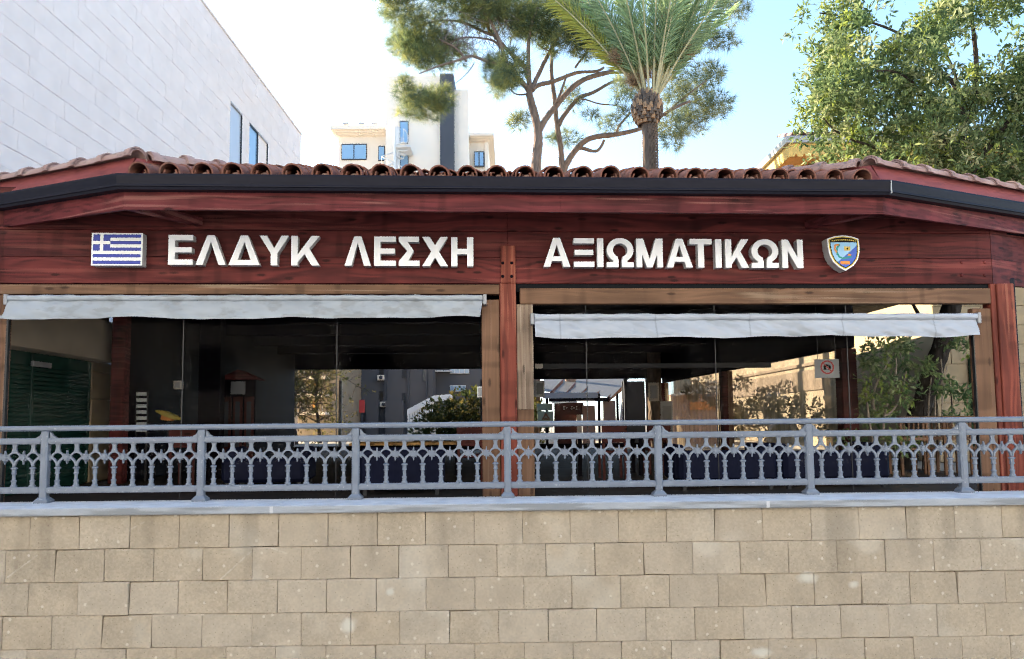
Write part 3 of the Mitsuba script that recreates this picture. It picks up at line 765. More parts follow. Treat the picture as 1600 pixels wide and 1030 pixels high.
def glyph(ch, w, h):
    """outline of a bold capital, w wide and h tall"""
    t = .205 * h; R = sbox(0, 0, w, h)
    if ch == 'E': g = union_all([sbox(0, 0, t, h), sbox(0, 0, w, t * .83), sbox(0, h - t * .83, w, h), sbox(0, h / 2 - t * .39, w * .95, h / 2 + t * .42)])
    elif ch == 'I': g = R
    elif ch == 'H': g = union_all([sbox(0, 0, t, h), sbox(w - t, 0, w, h), sbox(0, h / 2 - t * .4, w, h / 2 + t * .45)])
    elif ch == 'T': g = union_all([sbox(0, h - t * .85, w, h), sbox(w / 2 - t / 2, 0, w / 2 + t / 2, h)])
    elif ch in 'LAD':                 # lambda, alpha, delta
        a = t * 1.08
        out = Polygon([(0, 0), (w / 2 - a * .52, h), (w / 2 + a * .52, h), (w, 0), (w - a, 0), (w / 2, h * .80), (a, 0)])
        g = out
        if ch == 'A': g = union_all([out, Polygon([(0, 0), (w / 2 - a * .5, h), (w / 2 + a * .5, h), (w, 0)]).intersection(sbox(0, h * .20, w, h * .36))])
        if ch == 'D': g = union_all([out, sbox(0, 0, w, t * .80).intersection(Polygon([(0, 0), (w / 2, h * 1.1), (w, 0)]))])
    elif ch == 'Y': g = union_all([sbox(w / 2 - t / 2, 0, w / 2 + t / 2, h * .46), Polygon([(0, h), (t * 1.15, h), (w / 2, h * .56), (w - t * 1.15, h), (w, h), (w / 2 + t / 2, h * .40), (w / 2 - t / 2, h * .40)])])
    elif ch == 'K': g = union_all([sbox(0, 0, t, h), Polygon([(t * .9, h * .32), (w - t * 1.25, h), (w, h), (t * .9, h * .06 + h * .02)]).intersection(R), Polygon([(w * .36, h * .56), (w - t * 1.2, 0), (w, 0), (w * .58, h * .66)])])
    elif ch == 'X': g = union_all([Polygon([(0, 0), (t * 1.2, 0), (w, h), (w - t * 1.2, h)]), Polygon([(0, h), (t * 1.2, h), (w, 0), (w - t * 1.2, 0)])])
    elif ch == 'S': g = Polygon([(0, 0), (w, 0), (w, t * .85), (t * 1.5, t * .85), (w * .72, h * .51), (t * 1.4, h - t * .85), (w * .97, h - t * .85), (w * .97, h), (0, h), (0, h - t * .75), (w * .42, h * .51), (0, t * .75)])
    elif ch == 'Z': g = union_all([sbox(0, 0, w, t * .85), sbox(0, h - t * .85, w, h), sbox(w * .05, h / 2 - t * .4, w * .95, h / 2 + t * .42)])   # xi
    elif ch == 'M': g = union_all([sbox(0, 0, t * .92, h), sbox(w - t * .92, 0, w, h), Polygon([(0, h), (t * 1.15, h), (w / 2, t * 1.3), (w - t * 1.15, h), (w, h), (w / 2 + t * .45, 0), (w / 2 - t * .45, 0)])])
    elif ch == 'N': g = union_all([sbox(0, 0, t * .95, h), sbox(w - t * .95, 0, w, h), Polygon([(0, h), (t, h), (w, 0), (w - t, 0)])])
    elif ch == 'O':                   # omega
        rx, ry = w * .49, h * .42; cy = h * .59
        o = affinity.scale(Point(0, 0).buffer(1, 24), rx, ry); i = affinity.scale(Point(0, 0).buffer(1, 24), rx - t * 1.0, ry - t * .85)
        g = affinity.translate(o.difference(i), w / 2, cy)
        g = g.difference(sbox(w / 2 - t * .42, 0, w / 2 + t * .42, h * .4))
        g = union_all([g, sbox(0, 0, w * .5 - t * .28, t * .82), sbox(w * .5 + t * .28, 0, w, t * .82), sbox(w * .5 - t * 1.2, 0, w * .5 - t * .28, h * .26), sbox(w * .5 + t * .28, 0, w * .5 + t * 1.2, h * .26)])
    return g.buffer(0)


WORDS = [('first word of the sign', [('E', 'Ε', 263.7, 300.5), ('L', 'Λ', 306.6, 352), ('D', 'Δ', 358, 405), ('Y', 'Υ', 406, 450.5), ('K', 'Κ', 455.5, 498.4)]),
         ('second word of the sign', [('L', 'Λ', 538.8, 579), ('E', 'Ε', 584.7, 618.3), ('S', 'Σ', 623.3, 655.4), ('X', 'Χ', 660, 699.6), ('H', 'Η', 704.9, 739.4)]),
         ('third word, right of the centre post', [('A', 'Α', 849, 891), ('Z', 'Ξ', 896.4, 928.7), ('I', 'Ι', 933, 943), ('O', 'Ω', 947.6, 990.5), ('M', 'Μ', 994, 1036), ('A', 'Α', 1041, 1082.6), ('T', 'Τ', 1077.6, 1113), ('I', 'Ι', 1117.5, 1128), ('K', 'Κ', 1133, 1170.5), ('O', 'Ω', 1173.5, 1217.2), ('N', 'Ν', 1221.4, 1255.5)])]
NTH = ['first', 'second', 'third', 'fourth', 'fifth', 'sixth', 'seventh', 'eighth', 'ninth', 'tenth', 'eleventh']
LD = .115
lz_t = lambda x: 367.2 + (x - 264) * .0078
for wname, ls in WORDS:
    for i, (ch, gr_, x0, x1) in enumerate(ls):
        xm = (x0 + x1) / 2
        u0, zt = PV.px(x0, lz_t(xm), -LD); u1, zb_ = PV.px(x1, lz_t(xm) + 46.3 - (xm - 264) * .0024, -LD)
        g = affinity.translate(glyph(ch, u1 - u0, zt - zb_), u0, zb_)
        t = thing('sign_letter', f'raised white letter {gr_}, {NTH[i]} letter of the {wname}', 'sign letter', 'raised white letters on the red board')
        sm = extr(g, LD - .006); sm.vertices[:, 1] -= .001
        put('body', sm, 'letter_side', t, frame=PV)
        fm = extr(g.buffer(.002, join_style='mitre'), .006); fm.vertices[:, 1] -= LD - .006
        put('face', fm, 'letter', t, frame=PV)

# flag box
t = thing('flag_sign', 'raised box sign of a blue and white striped flag with a cross', 'sign')
FD = .13
fu0, fz1 = PV.px(143.8, 364, -FD); fu1, fz0 = PV.px(221.6, 415, -FD)
put('box', bx(fu0, fu1, -FD + .006, -.003, fz0, fz1, .004), 'letter_side', t, frame=PV)
put('face', bx(fu0 - .001, fu1 + .001, -FD, -FD + .006, fz0, fz1), 'letter', t, frame=PV)
mx, mz = (fu1 - fu0) * .028, (fz1 - fz0) * .045
a0, a1, b0, b1 = fu0 + mx, fu1 - mx, fz0 + mz, fz1 - mz
sh = (b1 - b0) / 9; cw = sh * 5
for k in range(0, 9, 2):
    z1_ = b1 - k * sh; z0_ = z1_ - sh
    put('stripe', bx(a0 + cw + .0 if k < 5 else a0, a1, -FD - .002, -FD, z0_, z1_), 'flag_blue', t, frame=PV)
for (x0, x1) in ((a0, a0 + 2 * sh), (a0 + 3 * sh, a0 + cw - .0005)):
    for (z0_, z1_) in ((b1 - 2 * sh, b1), (b1 - 5 * sh, b1 - 3 * sh)):
        put('canton_square', bx(x0, x1, -FD - .0025, -FD, z0_, z1_), 'flag_blue', t, frame=PV)

# crest
t = thing('crest_sign', 'shield shaped crest sign in blue and gold right of the lettering', 'sign')
ED = .15
eu = lambda x: PV.u(1270 + x / 11.44, -ED, 395); ez = lambda y: PV.z(1318, 350 + y / 11.44, -ED)
out = [(268, 262), (400, 222), (550, 203), (700, 222), (826, 262), (838, 380), (832, 520), (800, 640), (720, 745), (575, 838), (460, 775), (360, 680), (302, 560), (275, 420)]
shield = Polygon([(eu(x), ez(y)) for x, y in out]).buffer(.004).buffer(-.004)
m = extr(shield, ED - .008); put('body', m, 'letter_side', t, frame=PV)
cu, cz = eu(560), ez(480)
def plate(name, poly, lift, mm):
    if poly.area < 1e-6: return
    m = extr(poly, .002); m.vertices[:, 1] -= ED - .008 + lift; put(name, m, mm, t, frame=PV)
s1, s2, s3, s4 = (shield.buffer(-d) for d in (.0, .014, .026, .036))
m = extr(s1, .008); m.vertices[:, 1] -= ED - .0085; put('rim', m, 'letter', t, frame=PV)
plate('gold_border', s2, .0085, 'gold'); plate('dark_border', s3, .010, 'black'); plate('field', s4.difference(sbox(-9, ez(330), 99, 99)), .0115, 'sky_blue')
plate('blue_field', s4.intersection(Polygon([(eu(430), ez(690)), (eu(800), ez(380)), (eu(900), ez(900)), (eu(430), ez(900))])), .013, 'mid_blue')
for k in range(13):
    x = 345 + k * 34
    y = 292 - 30 * math.cos((k - 6) / 6 * 1.2) + 14
    plate('scroll_mark', sbox(eu(x), ez(y + 20), eu(x + 22), ez(y)), .0125, 'gold')
plate('beast_body', stroke([(eu(x), ez(y)) for x, y in ((470, 380), (430, 440), (425, 520), (465, 590), (530, 620), (600, 605), (670, 590))], .022, 'round', 'round'), .0150, 'emerald')
plate('beast_mane', stroke([(eu(x), ez(y)) for x, y in ((450, 375), (400, 385), (390, 450), (415, 500))], .022, 'round', 'round'), .0165, 'orange')
plate('fish', affinity.scale(Point(eu(645), ez(555)).buffer(.02), 1.2, .6), .0165, 'orange')
plate('castle', union_all([sbox(eu(560), ez(480), eu(665), ez(420)), sbox(eu(560), ez(420), eu(585), ez(400)), sbox(eu(600), ez(420), eu(625), ez(400)), sbox(eu(640), ez(420), eu(665), ez(400))]), .0150, 'gold')
plate('castle_gate', sbox(eu(600), ez(465), eu(625), ez(430)), .0165, 'black')
plate('name_plate', sbox(eu(480), ez(725), eu(650), ez(665)), .0150, 'orange')

# ------------------------------------------------------------------ rolled awnings
def awning(label, xs, ytop, yroll, ybot, vt, vb, m, lean, seed):
    t = thing('awning', label, 'awning')
    r = np.random.default_rng(seed)
    x0, x1 = xs; n = 160
    uT = np.linspace(PV.u(x0 + lean[0], vt, ytop), PV.u(x1 + lean[1], vt, ytop), n); uB = np.linspace(PV.u(x0, vb, ybot), PV.u(x1, vb, ybot), n)
    xc = (x0 + x1) / 2
    zt, zr2, zb2 = PV.z(xc, ytop, vt), PV.z(xc, yroll, vt), PV.z(xc, ybot, vb)
    wob = np.cumsum(r.normal(0, .0035, n)); wob -= np.linspace(wob[0], wob[-1], n); wob = np.convolve(np.pad(wob, 4, mode='edge'), np.ones(9) / 9, 'valid')
    hemw = .010 * np.sin(uB * 3.1 + seed) + .007 * np.sin(uB * 6.7) + wob * .8
    V, nr = [], 10
    for j in range(nr):
        f = j / (nr - 1)
        u = uT * (1 - f) + uB * f
        bow = vt * (1 - f) + vb * f - .02 * math.sin(math.pi * f)
        rip = (.012 * np.sin(u * 4.3 + seed + f * 2) + .008 * np.sin(u * 9.7 + f * 5) + .006 * np.sin(u * 21 - f * 9) + wob * 1.6) * f * 1.7 + .006 * np.sin(u * 26) * (1 - f)
        V.append(np.stack([u, bow + rip, (zr2 * (1 - f) + zb2 * f) + hemw * f ** 2 - .03 * (f ** 2) * np.maximum(0, 1 - (u - u[0]) / .3) * 0], 1))
    V = np.array(V)
    def sheet(V, th):
        a, b = V.shape[:2]
        F = []
        V2 = V + np.array([0, th, 0])
        pts = np.concatenate([V.reshape(-1, 3), V2.reshape(-1, 3)]); o = a * b
        for j in range(a - 1):
            for i in range(b - 1):
                q = [j * b + i, j * b + i + 1, (j + 1) * b + i + 1, (j + 1) * b + i]
                F += [[q[0], q[2], q[1]], [q[0], q[3], q[2]], [o + q[0], o + q[1], o + q[2]], [o + q[0], o + q[2], o + q[3]]]
        for i in range(b - 1):
            for base in (0, (a - 1) * b):
                F += [[base + i, base + i + 1, o + base + i + 1], [base + i, o + base + i + 1, o + base + i]]
        return trimesh.Trimesh(pts, F, process=False)
    put('valance', sheet(V, .004), m, t, smooth=45, frame=PV)
    hem = V[-2:].copy(); hem[0] = V[-1] + [0, -.006, .035]; hem[1] = V[-1] + [0, -.006, -.001]
    put('hem', sheet(hem, .010), m, t, smooth=45, frame=PV)
    # rolled cloth on its tube
    k = 9; ang = np.linspace(0, 2 * np.pi, k, endpoint=False); R = (zt - zr2) / 2 + .004; P = []
    lump = .0025 * np.sin(uT * 23 + seed) + .0025 * np.sin(uT * 9) + r.normal(0, .0012, n)
    for i in range(n):
        P += [[uT[i], vt + .0 + (R + lump[i]) * math.cos(q), (zt + zr2) / 2 + (R + lump[i]) * math.sin(q)] for q in ang]
    F = []
    for i in range(n - 1):
        for j in range(k):
            a, b = i * k + j, i * k + (j + 1) % k; F += [[a, a + k, b], [b, a + k, b + k]]
    F += [[0, j, j + 1] for j in range(1, k - 1)] + [[(n - 1) * k, (n - 1) * k + j + 1, (n - 1) * k + j] for j in range(1, k - 1)]
    mm = trimesh.Trimesh(P, F, process=False); trimesh.repair.fix_normals(mm)
    put('rolled_cloth', mm, m, t, smooth=45, frame=PV)
    for s, uu in ((-1, uT[0]), (1, uT[-1])):
        put('end_bracket', bx(uu + s * .005, uu + s * .05, vt - .03, vt + .08, zr2 - .05, zt + .01, .006), 'metal', t, frame=PV)
    return t


awning('stained grey white awning valance rolled up above the left bay', (4, 750), 461.5, 470, 496.5, -.09, -.16, 'canvas', (10, 4), 3)
awning('cleaner white awning valance rolled up above the right bay', (836, 1530), 490.5, 500, 526.5, -.09, -.16, 'canvas_clean', (-1, -5), 8)

# ------------------------------------------------------------------ things inside the pavilion
def sofa(label, x0, x1, v, top_px, group='navy sofas inside the pavilion'):
    t = thing('sofa', label, 'sofa', group)
    u0, u1 = PV.u(x0, v, 720), PV.u(x1, v, 720); zt = PV.z((x0 + x1) / 2, top_px, v)
    put('backrest', bx(u0, u1, v, v + .2, FZ + .12, zt, .05), 'navy', t, frame=PV)
    put('seat', bx(u0 + .02, u1 - .02, v + .21, v + .85, FZ + .12, FZ + .45, .05), 'navy', t, frame=PV)
    for s in (u0 - .001, u1 - .149):
        put('armrest', bx(s, s + .15, v + .21, v + .9, FZ + .12, FZ + .62, .04), 'navy', t, frame=PV)
    for s in (u0 + .08, u1 - .08):
        for w in (v + .08, v + .8): put('leg', bx(s - .025, s + .025, w - .025, w + .025, FZ, FZ + .119), 'darkmetal', t, frame=PV)


sofa('navy sofa seen from behind left of the centre post', 560, 692, 1.0, 700)
sofa('navy sofa seen from behind, left one in the right bay', 1062, 1215, 1.1, 704)
sofa('navy sofa seen from behind, right one in the right bay', 1226, 1392, 1.1, 704)
sofa('dark navy sofa low in the left bay', 345, 475, 2.0, 716)


def table(label, x0, x1, v, mat='wood_table', top=.74):
    t = thing('table', label, 'table', 'wooden tables inside the pavilion')
    u0, u1 = PV.u(x0, v, 700), PV.u(x1, v, 700)
    put('tabletop', bx(u0, u1, v, v + .8, FZ + top - .05, FZ + top, .01), mat, t, frame=PV)
    for a in (u0 + .05, u1 - .11):
        for b in (v + .05, v + .7): put('leg', bx(a, a + .06, b, b + .06, FZ, FZ + top - .051), 'wood_dark', t, frame=PV)


table('long pale wooden table behind the sofa in the left bay', 545, 720, 4.6, top=.60)
table('dark wooden table in the middle of the right bay', 900, 1010, 4.0, 'wood_soffit')
table('dark wooden table near the left wall', 230, 330, 4.0, 'wood_soffit')


def chair(label, x, v, mat='wood_soffit'):
    t = thing('chair', label, 'chair', 'dark chairs inside the pavilion')
    u = PV.u(x, v, 700)
    put('seat', bx(u - .22, u + .22, v, v + .44, FZ + .42, FZ + .47, .015), mat, t, frame=PV)
    put('backrest', bx(u - .21, u + .21, v - .03, v - .001, FZ + .60, FZ + .92, .012), mat, t, frame=PV)
    for a in (u - .2, u + .16):
        put('leg', bx(a, a + .04, v - .035, v + .005, FZ, FZ + .60), mat, t, frame=PV)
        put('leg', bx(a, a + .04, v + .39, v + .43, FZ, FZ + .419), mat, t, frame=PV)


chair('dark red chair beside the centre post', 735, 2.4)
chair('dark red chair at the table in the right bay', 960, 3.2)
chair('dark red chair at the right end of the right bay table', 1030, 4.2)
chair('dark red chair by the left wall table', 285, 3.2)

t = thing('no_photo_sign', 'white board with a red no photography symbol hung at the right side', 'sign')
vs_ = 3.75
su0, sz1 = PV.px(1272.5, 561.5, vs_); su1, sz0 = PV.px(1312, 590.5, vs_)
put('board', bx(su0, su1, vs_, vs_ + .012, sz0, sz1, .003), 'letter_side', t, frame=PV)
scx, scz = PV.px(1292.5, 574, vs_); sr = (sz1 - sz0) * .37
def splate(name, g, lift, mm):
    m = extr(g, .002); m.vertices[:, 1] += vs_ - lift; put(name, m, mm, t, frame=PV)
cc = Point(scx, scz)
splate('ban_ring', cc.buffer(sr).difference(cc.buffer(sr * .80)), .0005, 'red')
splate('ban_bar', stroke([(scx - sr * .64, scz + sr * .64), (scx + sr * .64, scz - sr * .64)], sr * .16), .0020, 'red')
cam = union_all([sbox(scx - sr * .52, scz - sr * .34, scx + sr * .52, scz + sr * .26), sbox(scx - sr * .2, scz + sr * .2, scx + sr * .2, scz + sr * .42)]).difference(Point(scx, scz - sr * .04).buffer(sr * .22))
splate('camera_symbol', cam, .0008, 'black')
for s in (su0 + .06, su1 - .06):
    put('hanger', bx(s - .004, s + .004, vs_ + .004, vs_ + .010, sz1 - .002, zc_ - .3), 'darkmetal', t, frame=PV)

t = thing('wall_lamp', 'yellow tilted lamp shade in the dark left part of the pavilion', 'lamp')
v_ = 5.0
lp = [PV.px(x, y, v_) for x, y in ((250, 641), (264, 643), (284, 653), (282, 656.5), (262, 650), (251, 644))]
m = extr(Polygon(lp), .22); m.vertices[:, 1] += v_; put('shade', m, 'lamp_yellow', t, frame=PV)
pr('lamp_yellow', (0.55, 0.42, 0.08), 0.5)
lp = [PV.px(x, y, v_) for x, y in ((258, 649), (274, 655), (272, 658), (257, 656))]
m = extr(Polygon(lp), .16); m.vertices[:, 1] += v_ - .02; put('holder', m, 'orange', t, frame=PV)
a = PV.px(266, 650, v_)
put('stand', bx(a[0] - .015, a[0] + .015, v_ - .10, v_ - .07, FZ, a[1] - .02), 'darkmetal', t, frame=PV)

t = thing('louvre_panel', 'pale grey louvre panel standing at the left wall of the pavilion', 'louvre')
v_ = 4.2
for k in range(7):
    y = 613 + k * 9.4
    a, zz = PV.px(213, y, v_); b, zz2 = PV.px(228, y + 5.5, v_)
    m = bx(a, b, v_, v_ + .03, zz2, zz)
    put('slat', m, 'steel_pale', t, frame=PV)
for px_ in (212, 228.5):
    u_ = PV.u(px_, v_, 640); put('frame', bx(u_ - .015, u_ + .012, v_ + .031, v_ + .06, FZ, PV.z(213, 611, v_)), 'darkmetal', t, frame=PV)

def wallbox(name, label, c, x0, x1, y0, y1, v, d=.12, mat='offwhite', inner=None):
    t = thing(name, label, c)
    u0, z1 = PV.px(x0, y0, v); u1, z0 = PV.px(x1, y1, v)
    put('case', bx(u0, u1, v, v + d, z0, z1, .01), mat, t, frame=PV)
    put('front_cover', bx(u0 + (u1 - u0) * .15, u1 - (u1 - u0) * .15, v - .012, v - .001, z0 + (z1 - z0) * .15, z1 - (z1 - z0) * .15, .003), 'letter_side', t, frame=PV)
    put('mount', bx((u0 + u1) / 2 - .01, (u0 + u1) / 2 + .01, v + d + .001, v + d + .25, z0 + .02, z0 + .06), 'darkmetal', t, frame=PV)


wallbox('switch_box', 'pale square switch box on the dark wall left of the doorway', 'box', 271, 283, 595, 608, 5.2)
wallbox('wall_speaker', 'pale small speaker high under the dark ceiling', 'speaker', 325, 334, 525, 537, 6.0)
wallbox('wall_sensor', 'tiny pale sensor below the ceiling speaker', 'sensor', 332, 341, 559, 566, 7.5)
wallbox('notice_sheet', 'cream notice sheet high beside the rear side window', 'notice', 1013, 1030, 598, 627, 15.5, .02, 'cream')
wallbox('notice_board', 'pale grey notice board standing before the rear side window', 'notice', 1032, 1052, 627, 676, 14.0, .03, 'steel_pale')
wallbox('paper_notice', 'small white paper on the guide post beside the centre post', 'notice', 745.5, 755, 604, 621, .15, .01, 'white_paint')
wallbox('water_dispenser', 'white box high at the left edge of the right bay view', 'box', 836, 851, 595, 620, 14.0, .3, 'white_paint')

# cabinet with bottles in the left rear
t = thing('display_cabinet', 'dark red wooden display cabinet with glass doors in the left bay', 'cabinet')
v_ = 6.6
c0, c1 = PV.u(345, v_, 620), PV.u(398, v_, 620); cz1 = PV.z(370, 578, v_)
put('carcass', bx(c0, c1, v_ + .05, v_ + .5, FZ, cz1 - .2, .01), 'wood_dark', t, frame=PV)
put('pediment', trimesh.convex.convex_hull(np.array([[c0 - .1, v_ - .05, cz1 - .2], [c1 + .1, v_ - .05, cz1 - .2], [(c0 + c1) / 2, v_ - .05, cz1], [c0 - .1, v_ + .5, cz1 - .2], [c1 + .1, v_ + .5, cz1 - .2], [(c0 + c1) / 2, v_ + .5, cz1]])), 'wood_board', t, frame=PV)
for k in range(3):
    a = c0 + (c1 - c0) * (k + .08) / 3; b = c0 + (c1 - c0) * (k + .92) / 3
    d = put('door', bx(a, b, v_, v_ + .045, FZ + .1, cz1 - .55, .006), 'wood_soffit', t, frame=PV)
    put('pane', bx(a + .05, b - .05, v_ - .004, v_ - .001, FZ + .5, cz1 - .65), 'slate', d, frame=PV)
put('name_board', bx(c0 + .2, c1 - .2, v_ - .01, v_ + .04, cz1 - .5, cz1 - .24), 'metal', t, frame=PV)

# ------------------------------------------------------------------ annex at the left with the green door
t = thing('annex', 'plastered annex with green shutter door seen through the left bay', 'building')
def onleft(px, py, u):
    """(v, z) on the plane u = const"""
    d = ray(px, py); tt = ((PV.o + PV.U * u - EYE) @ PV.U) / (d @ PV.U); P = EYE + d * tt
    return float((P - PV.o) @ PV.V), float(P[2])
UA = UL - .5
va, za = onleft(14, 537, UA); vb_, zb2 = onleft(189, 569, UA)
ztop = zb_l + 1.6
put('wall', bx(UA - 1.2, UA - .16, -.2, onleft(181, 620, UA)[0], FZ, ztop - .5), 'plaster', t, frame=PV)
UB = UA + .24; lb0, lb1 = onleft(14, 537, UB), onleft(189, 569, UB)
put('lintel', bx(UA - .155, UB, -.15, lb1[0], (lb0[1] + lb1[1]) / 2, onleft(158, 499, UB)[1], .01), 'plaster', t, frame=PV)
vd0, vd1 = onleft(-6, 650, UA - .1)[0], onleft(137, 650, UA - .1)[0]
zd = (za + zb2) / 2 - .04
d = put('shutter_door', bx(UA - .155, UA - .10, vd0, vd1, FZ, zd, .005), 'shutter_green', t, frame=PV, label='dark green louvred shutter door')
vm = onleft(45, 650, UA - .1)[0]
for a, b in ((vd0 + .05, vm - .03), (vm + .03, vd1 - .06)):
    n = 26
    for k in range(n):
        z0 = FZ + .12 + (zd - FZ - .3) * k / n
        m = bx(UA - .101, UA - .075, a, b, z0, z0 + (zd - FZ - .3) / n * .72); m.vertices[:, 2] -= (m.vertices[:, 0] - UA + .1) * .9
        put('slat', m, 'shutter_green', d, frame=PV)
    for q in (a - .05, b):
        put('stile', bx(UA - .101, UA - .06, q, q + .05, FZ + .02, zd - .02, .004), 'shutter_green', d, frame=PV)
q0, q1 = onleft(48, 565, UA - .06)[0], onleft(77, 570, UA - .06)[0]
put('door_closer', bx(UA - .06, UA - .02, q0, q1, onleft(60, 573, UA)[1], onleft(60, 564.5, UA)[1], .005), 'metal', d, frame=PV)
zz = FZ; k = 0
while zz < zd - .05:
    h = .47; z1 = min(zz + h, zd)
    put('stone', bx(UA - .155, UA - .05 - .01 * (k % 2), vd1 + .01, onleft(182, 620, UA)[0], zz + .006, z1 - .004, .012), 'ashlar', t, frame=PV)
    zz += h; k += 1

# ------------------------------------------------------------------ big white clad building at the left
t = thing('clad_building', 'tall white stone clad building with narrow recessed windows on the left', 'building')
XW = -10.0
yfar = XW * FPX / (470.5 - 800) * 1.0
def onx(px, py, X=XW):
    d = ray(px, py); tt = X / d[0]; P = EYE + d * tt; return P[1], P[2]
yfar, ztw = onx(470.5, 209.5)
ztw2 = onx(312, 0)[1]
ztw = (ztw + ztw2) / 2 if abs(ztw - ztw2) < 1.5 else ztw
put('core', bx(XW - 16, XW - .06, 2, yfar - .05, 0, ztw - .03), 'clad_joint', t)
PH, PWD = .43, 1.12
wins = [(onx(359, 240)[0], onx(377.5, 240)[0], onx(359.3, 156.5)[1], 'recess'), (onx(389.5, 240)[0], onx(403.0, 240)[0], onx(389.5, 191)[1], 'window'), (onx(403.6, 240)[0], onx(418.5, 240)[0], onx(418.5, 223)[1], 'panel')]
wz0 = ztw - 8.5
def clear(y0, y1, z0, z1):
    """the panel rectangle minus the openings"""
    g = sbox(y0, z0, y1, z1)
    for a, b, zt, _ in wins: g = g.difference(sbox(min(a, b), wz0, max(a, b), zt))
    return g
npan, big, rest = 0, [], []
nrow = int((ztw - E + 1) / PH)
for r in range(nrow):
    z1 = ztw - r * PH; z0 = z1 - PH
    y = 5.0 + (r % 2) * PWD / 2 + .13 * ((r * 7) % 5)
    while y < yfar - .05:
        y1 = min(y + PWD, yfar - .02)
        if y1 - y > .1:
            g = clear(y + .003, y1 - .003, z0 + .004, z1 - .004)
            for gg in getattr(g, 'geoms', [g]):
                if gg.area < .01: continue
                m = trimesh.creation.extrude_polygon(gg, .05, engine='earcut')
                v = m.vertices; o = rng.normal(0, .0025)
                m = trimesh.Trimesh(np.stack([XW - .055 + v[:, 2] + o, v[:, 0], v[:, 1]], 1), m.faces, process=False)
                trimesh.repair.fix_normals(m)
                yc, zc2 = (y + y1) / 2, (z0 + z1) / 2
                # panels that come into view from the street keep their own entry
                vis = 12.5 < yc and (zc2 - E) < .60 * yc and (zc2 - E) > .27 * yc
                (big if vis else rest).append(m)
        y = y1
for m in big[:300]: put('panel', m, f'clad_{rng.integers(3)}', t)
rest += big[300:]
put('far_panels', cat(rest), 'clad_0', t, stuff=True)
put('parapet_cap', bx(XW - 16, XW + .03, 2, yfar + .03, ztw + .002, ztw + .08), 'clad_1', t)
put('end_wall', bx(XW - 16, XW - .004, yfar - .045, yfar, 0, ztw), 'clad_1', t)
for a, b, zt, kind in wins:
    a, b = min(a, b), max(a, b)
    w = put('window' if kind == 'window' else 'wall_recess', bx(XW - .058, XW - .04, a + .01, b - .01, wz0, zt - .01), {'recess': 'pane_grey', 'window': 'window', 'panel': 'clad_2'}[kind], t)
    put('head', bx(XW - .038, XW + .012, a, b, zt - .07, zt - .002), 'darkmetal' if kind == 'window' else 'letter_side', w)
    put('jamb', bx(XW - .038, XW + .008, b - .05, b - .002, wz0, zt - .072), 'darkmetal', w)

# ------------------------------------------------------------------ cream block far behind
t = thing('apartment_block', 'distant cream apartment block with dark fin and spiral fire stairs', 'building')
YB = 62.0
def P2(px, py, Y=YB): p = at(px, py, Y); return p[0], p[2]
def wbox(x0, x1, y0, y1, Y0, Y1, ch=0.0):
    a, zt = P2(x0, y0, Y0); b, zb3 = P2(x1, y1, Y0); return bx(a, b, Y0, Y1, zb3, zt, ch)
put('left_wing', wbox(530, 602, 196, 400, 62, 74), 'cream', t)
for k in range(3):
    e = k * 4.5
    put('cornice', wbox(527 - 2 - e, 601.5, 206 - k * 4.5, 210.2 - k * 4.5, 61.6 - k * .35, 74), 'cream', t)
put('stair_tower', wbox(603, 688, 119, 400, 60.5, 72), 'offwhite', t)
put('dark_fin', wbox(687.5, 709.5, 115, 400, 60.0, 66), 'slate', t)
put('lift_tower', wbox(709.8, 733, 140, 400, 60.7, 72), 'offwhite', t)
put('right_wing', wbox(733.3, 764, 212, 400, 62, 74), 'cream', t)
for k in range(3):
    put('cornice', wbox(733.4, 765 + k * 3.2, 216 - k * 4, 219.6 - k * 4, 61.6 - k * .35, 74), 'cream', t)
put('wing_pier', wbox(757.5, 764.2, 219.7, 400, 61.8, 62.5), 'cream', t)
def window(x0, x1, y0, y1, Y, mull=(), rail_=None):
    w = put('window', wbox(x0, x1, y0, y1, Y - .12, Y + .1), 'slate', t)
    xs = [x0, *mull, x1]
    for a, b in zip(xs, xs[1:]):
        put('pane', wbox(a + .9, b - .9, y0 + 1.6, y1 - 1.4, Y - .15, Y - .121), 'window', w)
window(533.5, 572.5, 225, 249.5, 62, (553,)); window(591, 601, 228, 251, 62)
window(624.5, 638, 189, 224, 60.5); window(625, 638, 239.5, 290, 60.5); window(741, 756, 236.5, 260, 61.8, (748.5,))
for x in (540, 565, 585):
    put('roof_unit', wbox(x - 4, x + 4, 191.5, 194, 64, 65), 'metal', t)
sx, _ = P2(617, 230, 58.5)
put('stair_pole', tube([[sx, 58.5, 10], [sx, 58.5, P2(617, 199, 58.5)[1]]], .10, 8), 'steel_pale', t)
put('stair_screen', wbox(617.5, 624, 198, 400, 59.2, 59.25), 'steel_pale', t)
zt = P2(617, 226, 58.5)[1]
for k in range(34):
    a = math.radians(-40 + 24 * k); z = zt - k * .21
    R = 1.0
    v = [[sx, 58.5, z], [sx + R * math.cos(a), 58.5 + R * math.sin(a), z], [sx + R * math.cos(a + .36), 58.5 + R * math.sin(a + .36), z]]
    put('stair_tread', trimesh.convex.convex_hull(np.array(v + [[x, y, zz - .05] for x, y, zz in v])), 'steel_pale', t)
hp = [[sx + 1.02 * math.cos(math.radians(-40 + 24 * k)), 58.5 + 1.02 * math.sin(math.radians(-40 + 24 * k)), zt - k * .21 + 1.0] for k in np.arange(0, 34, .5)]
put('stair_handrail', tube(hp, .035, 5), 'steel_pale', t)
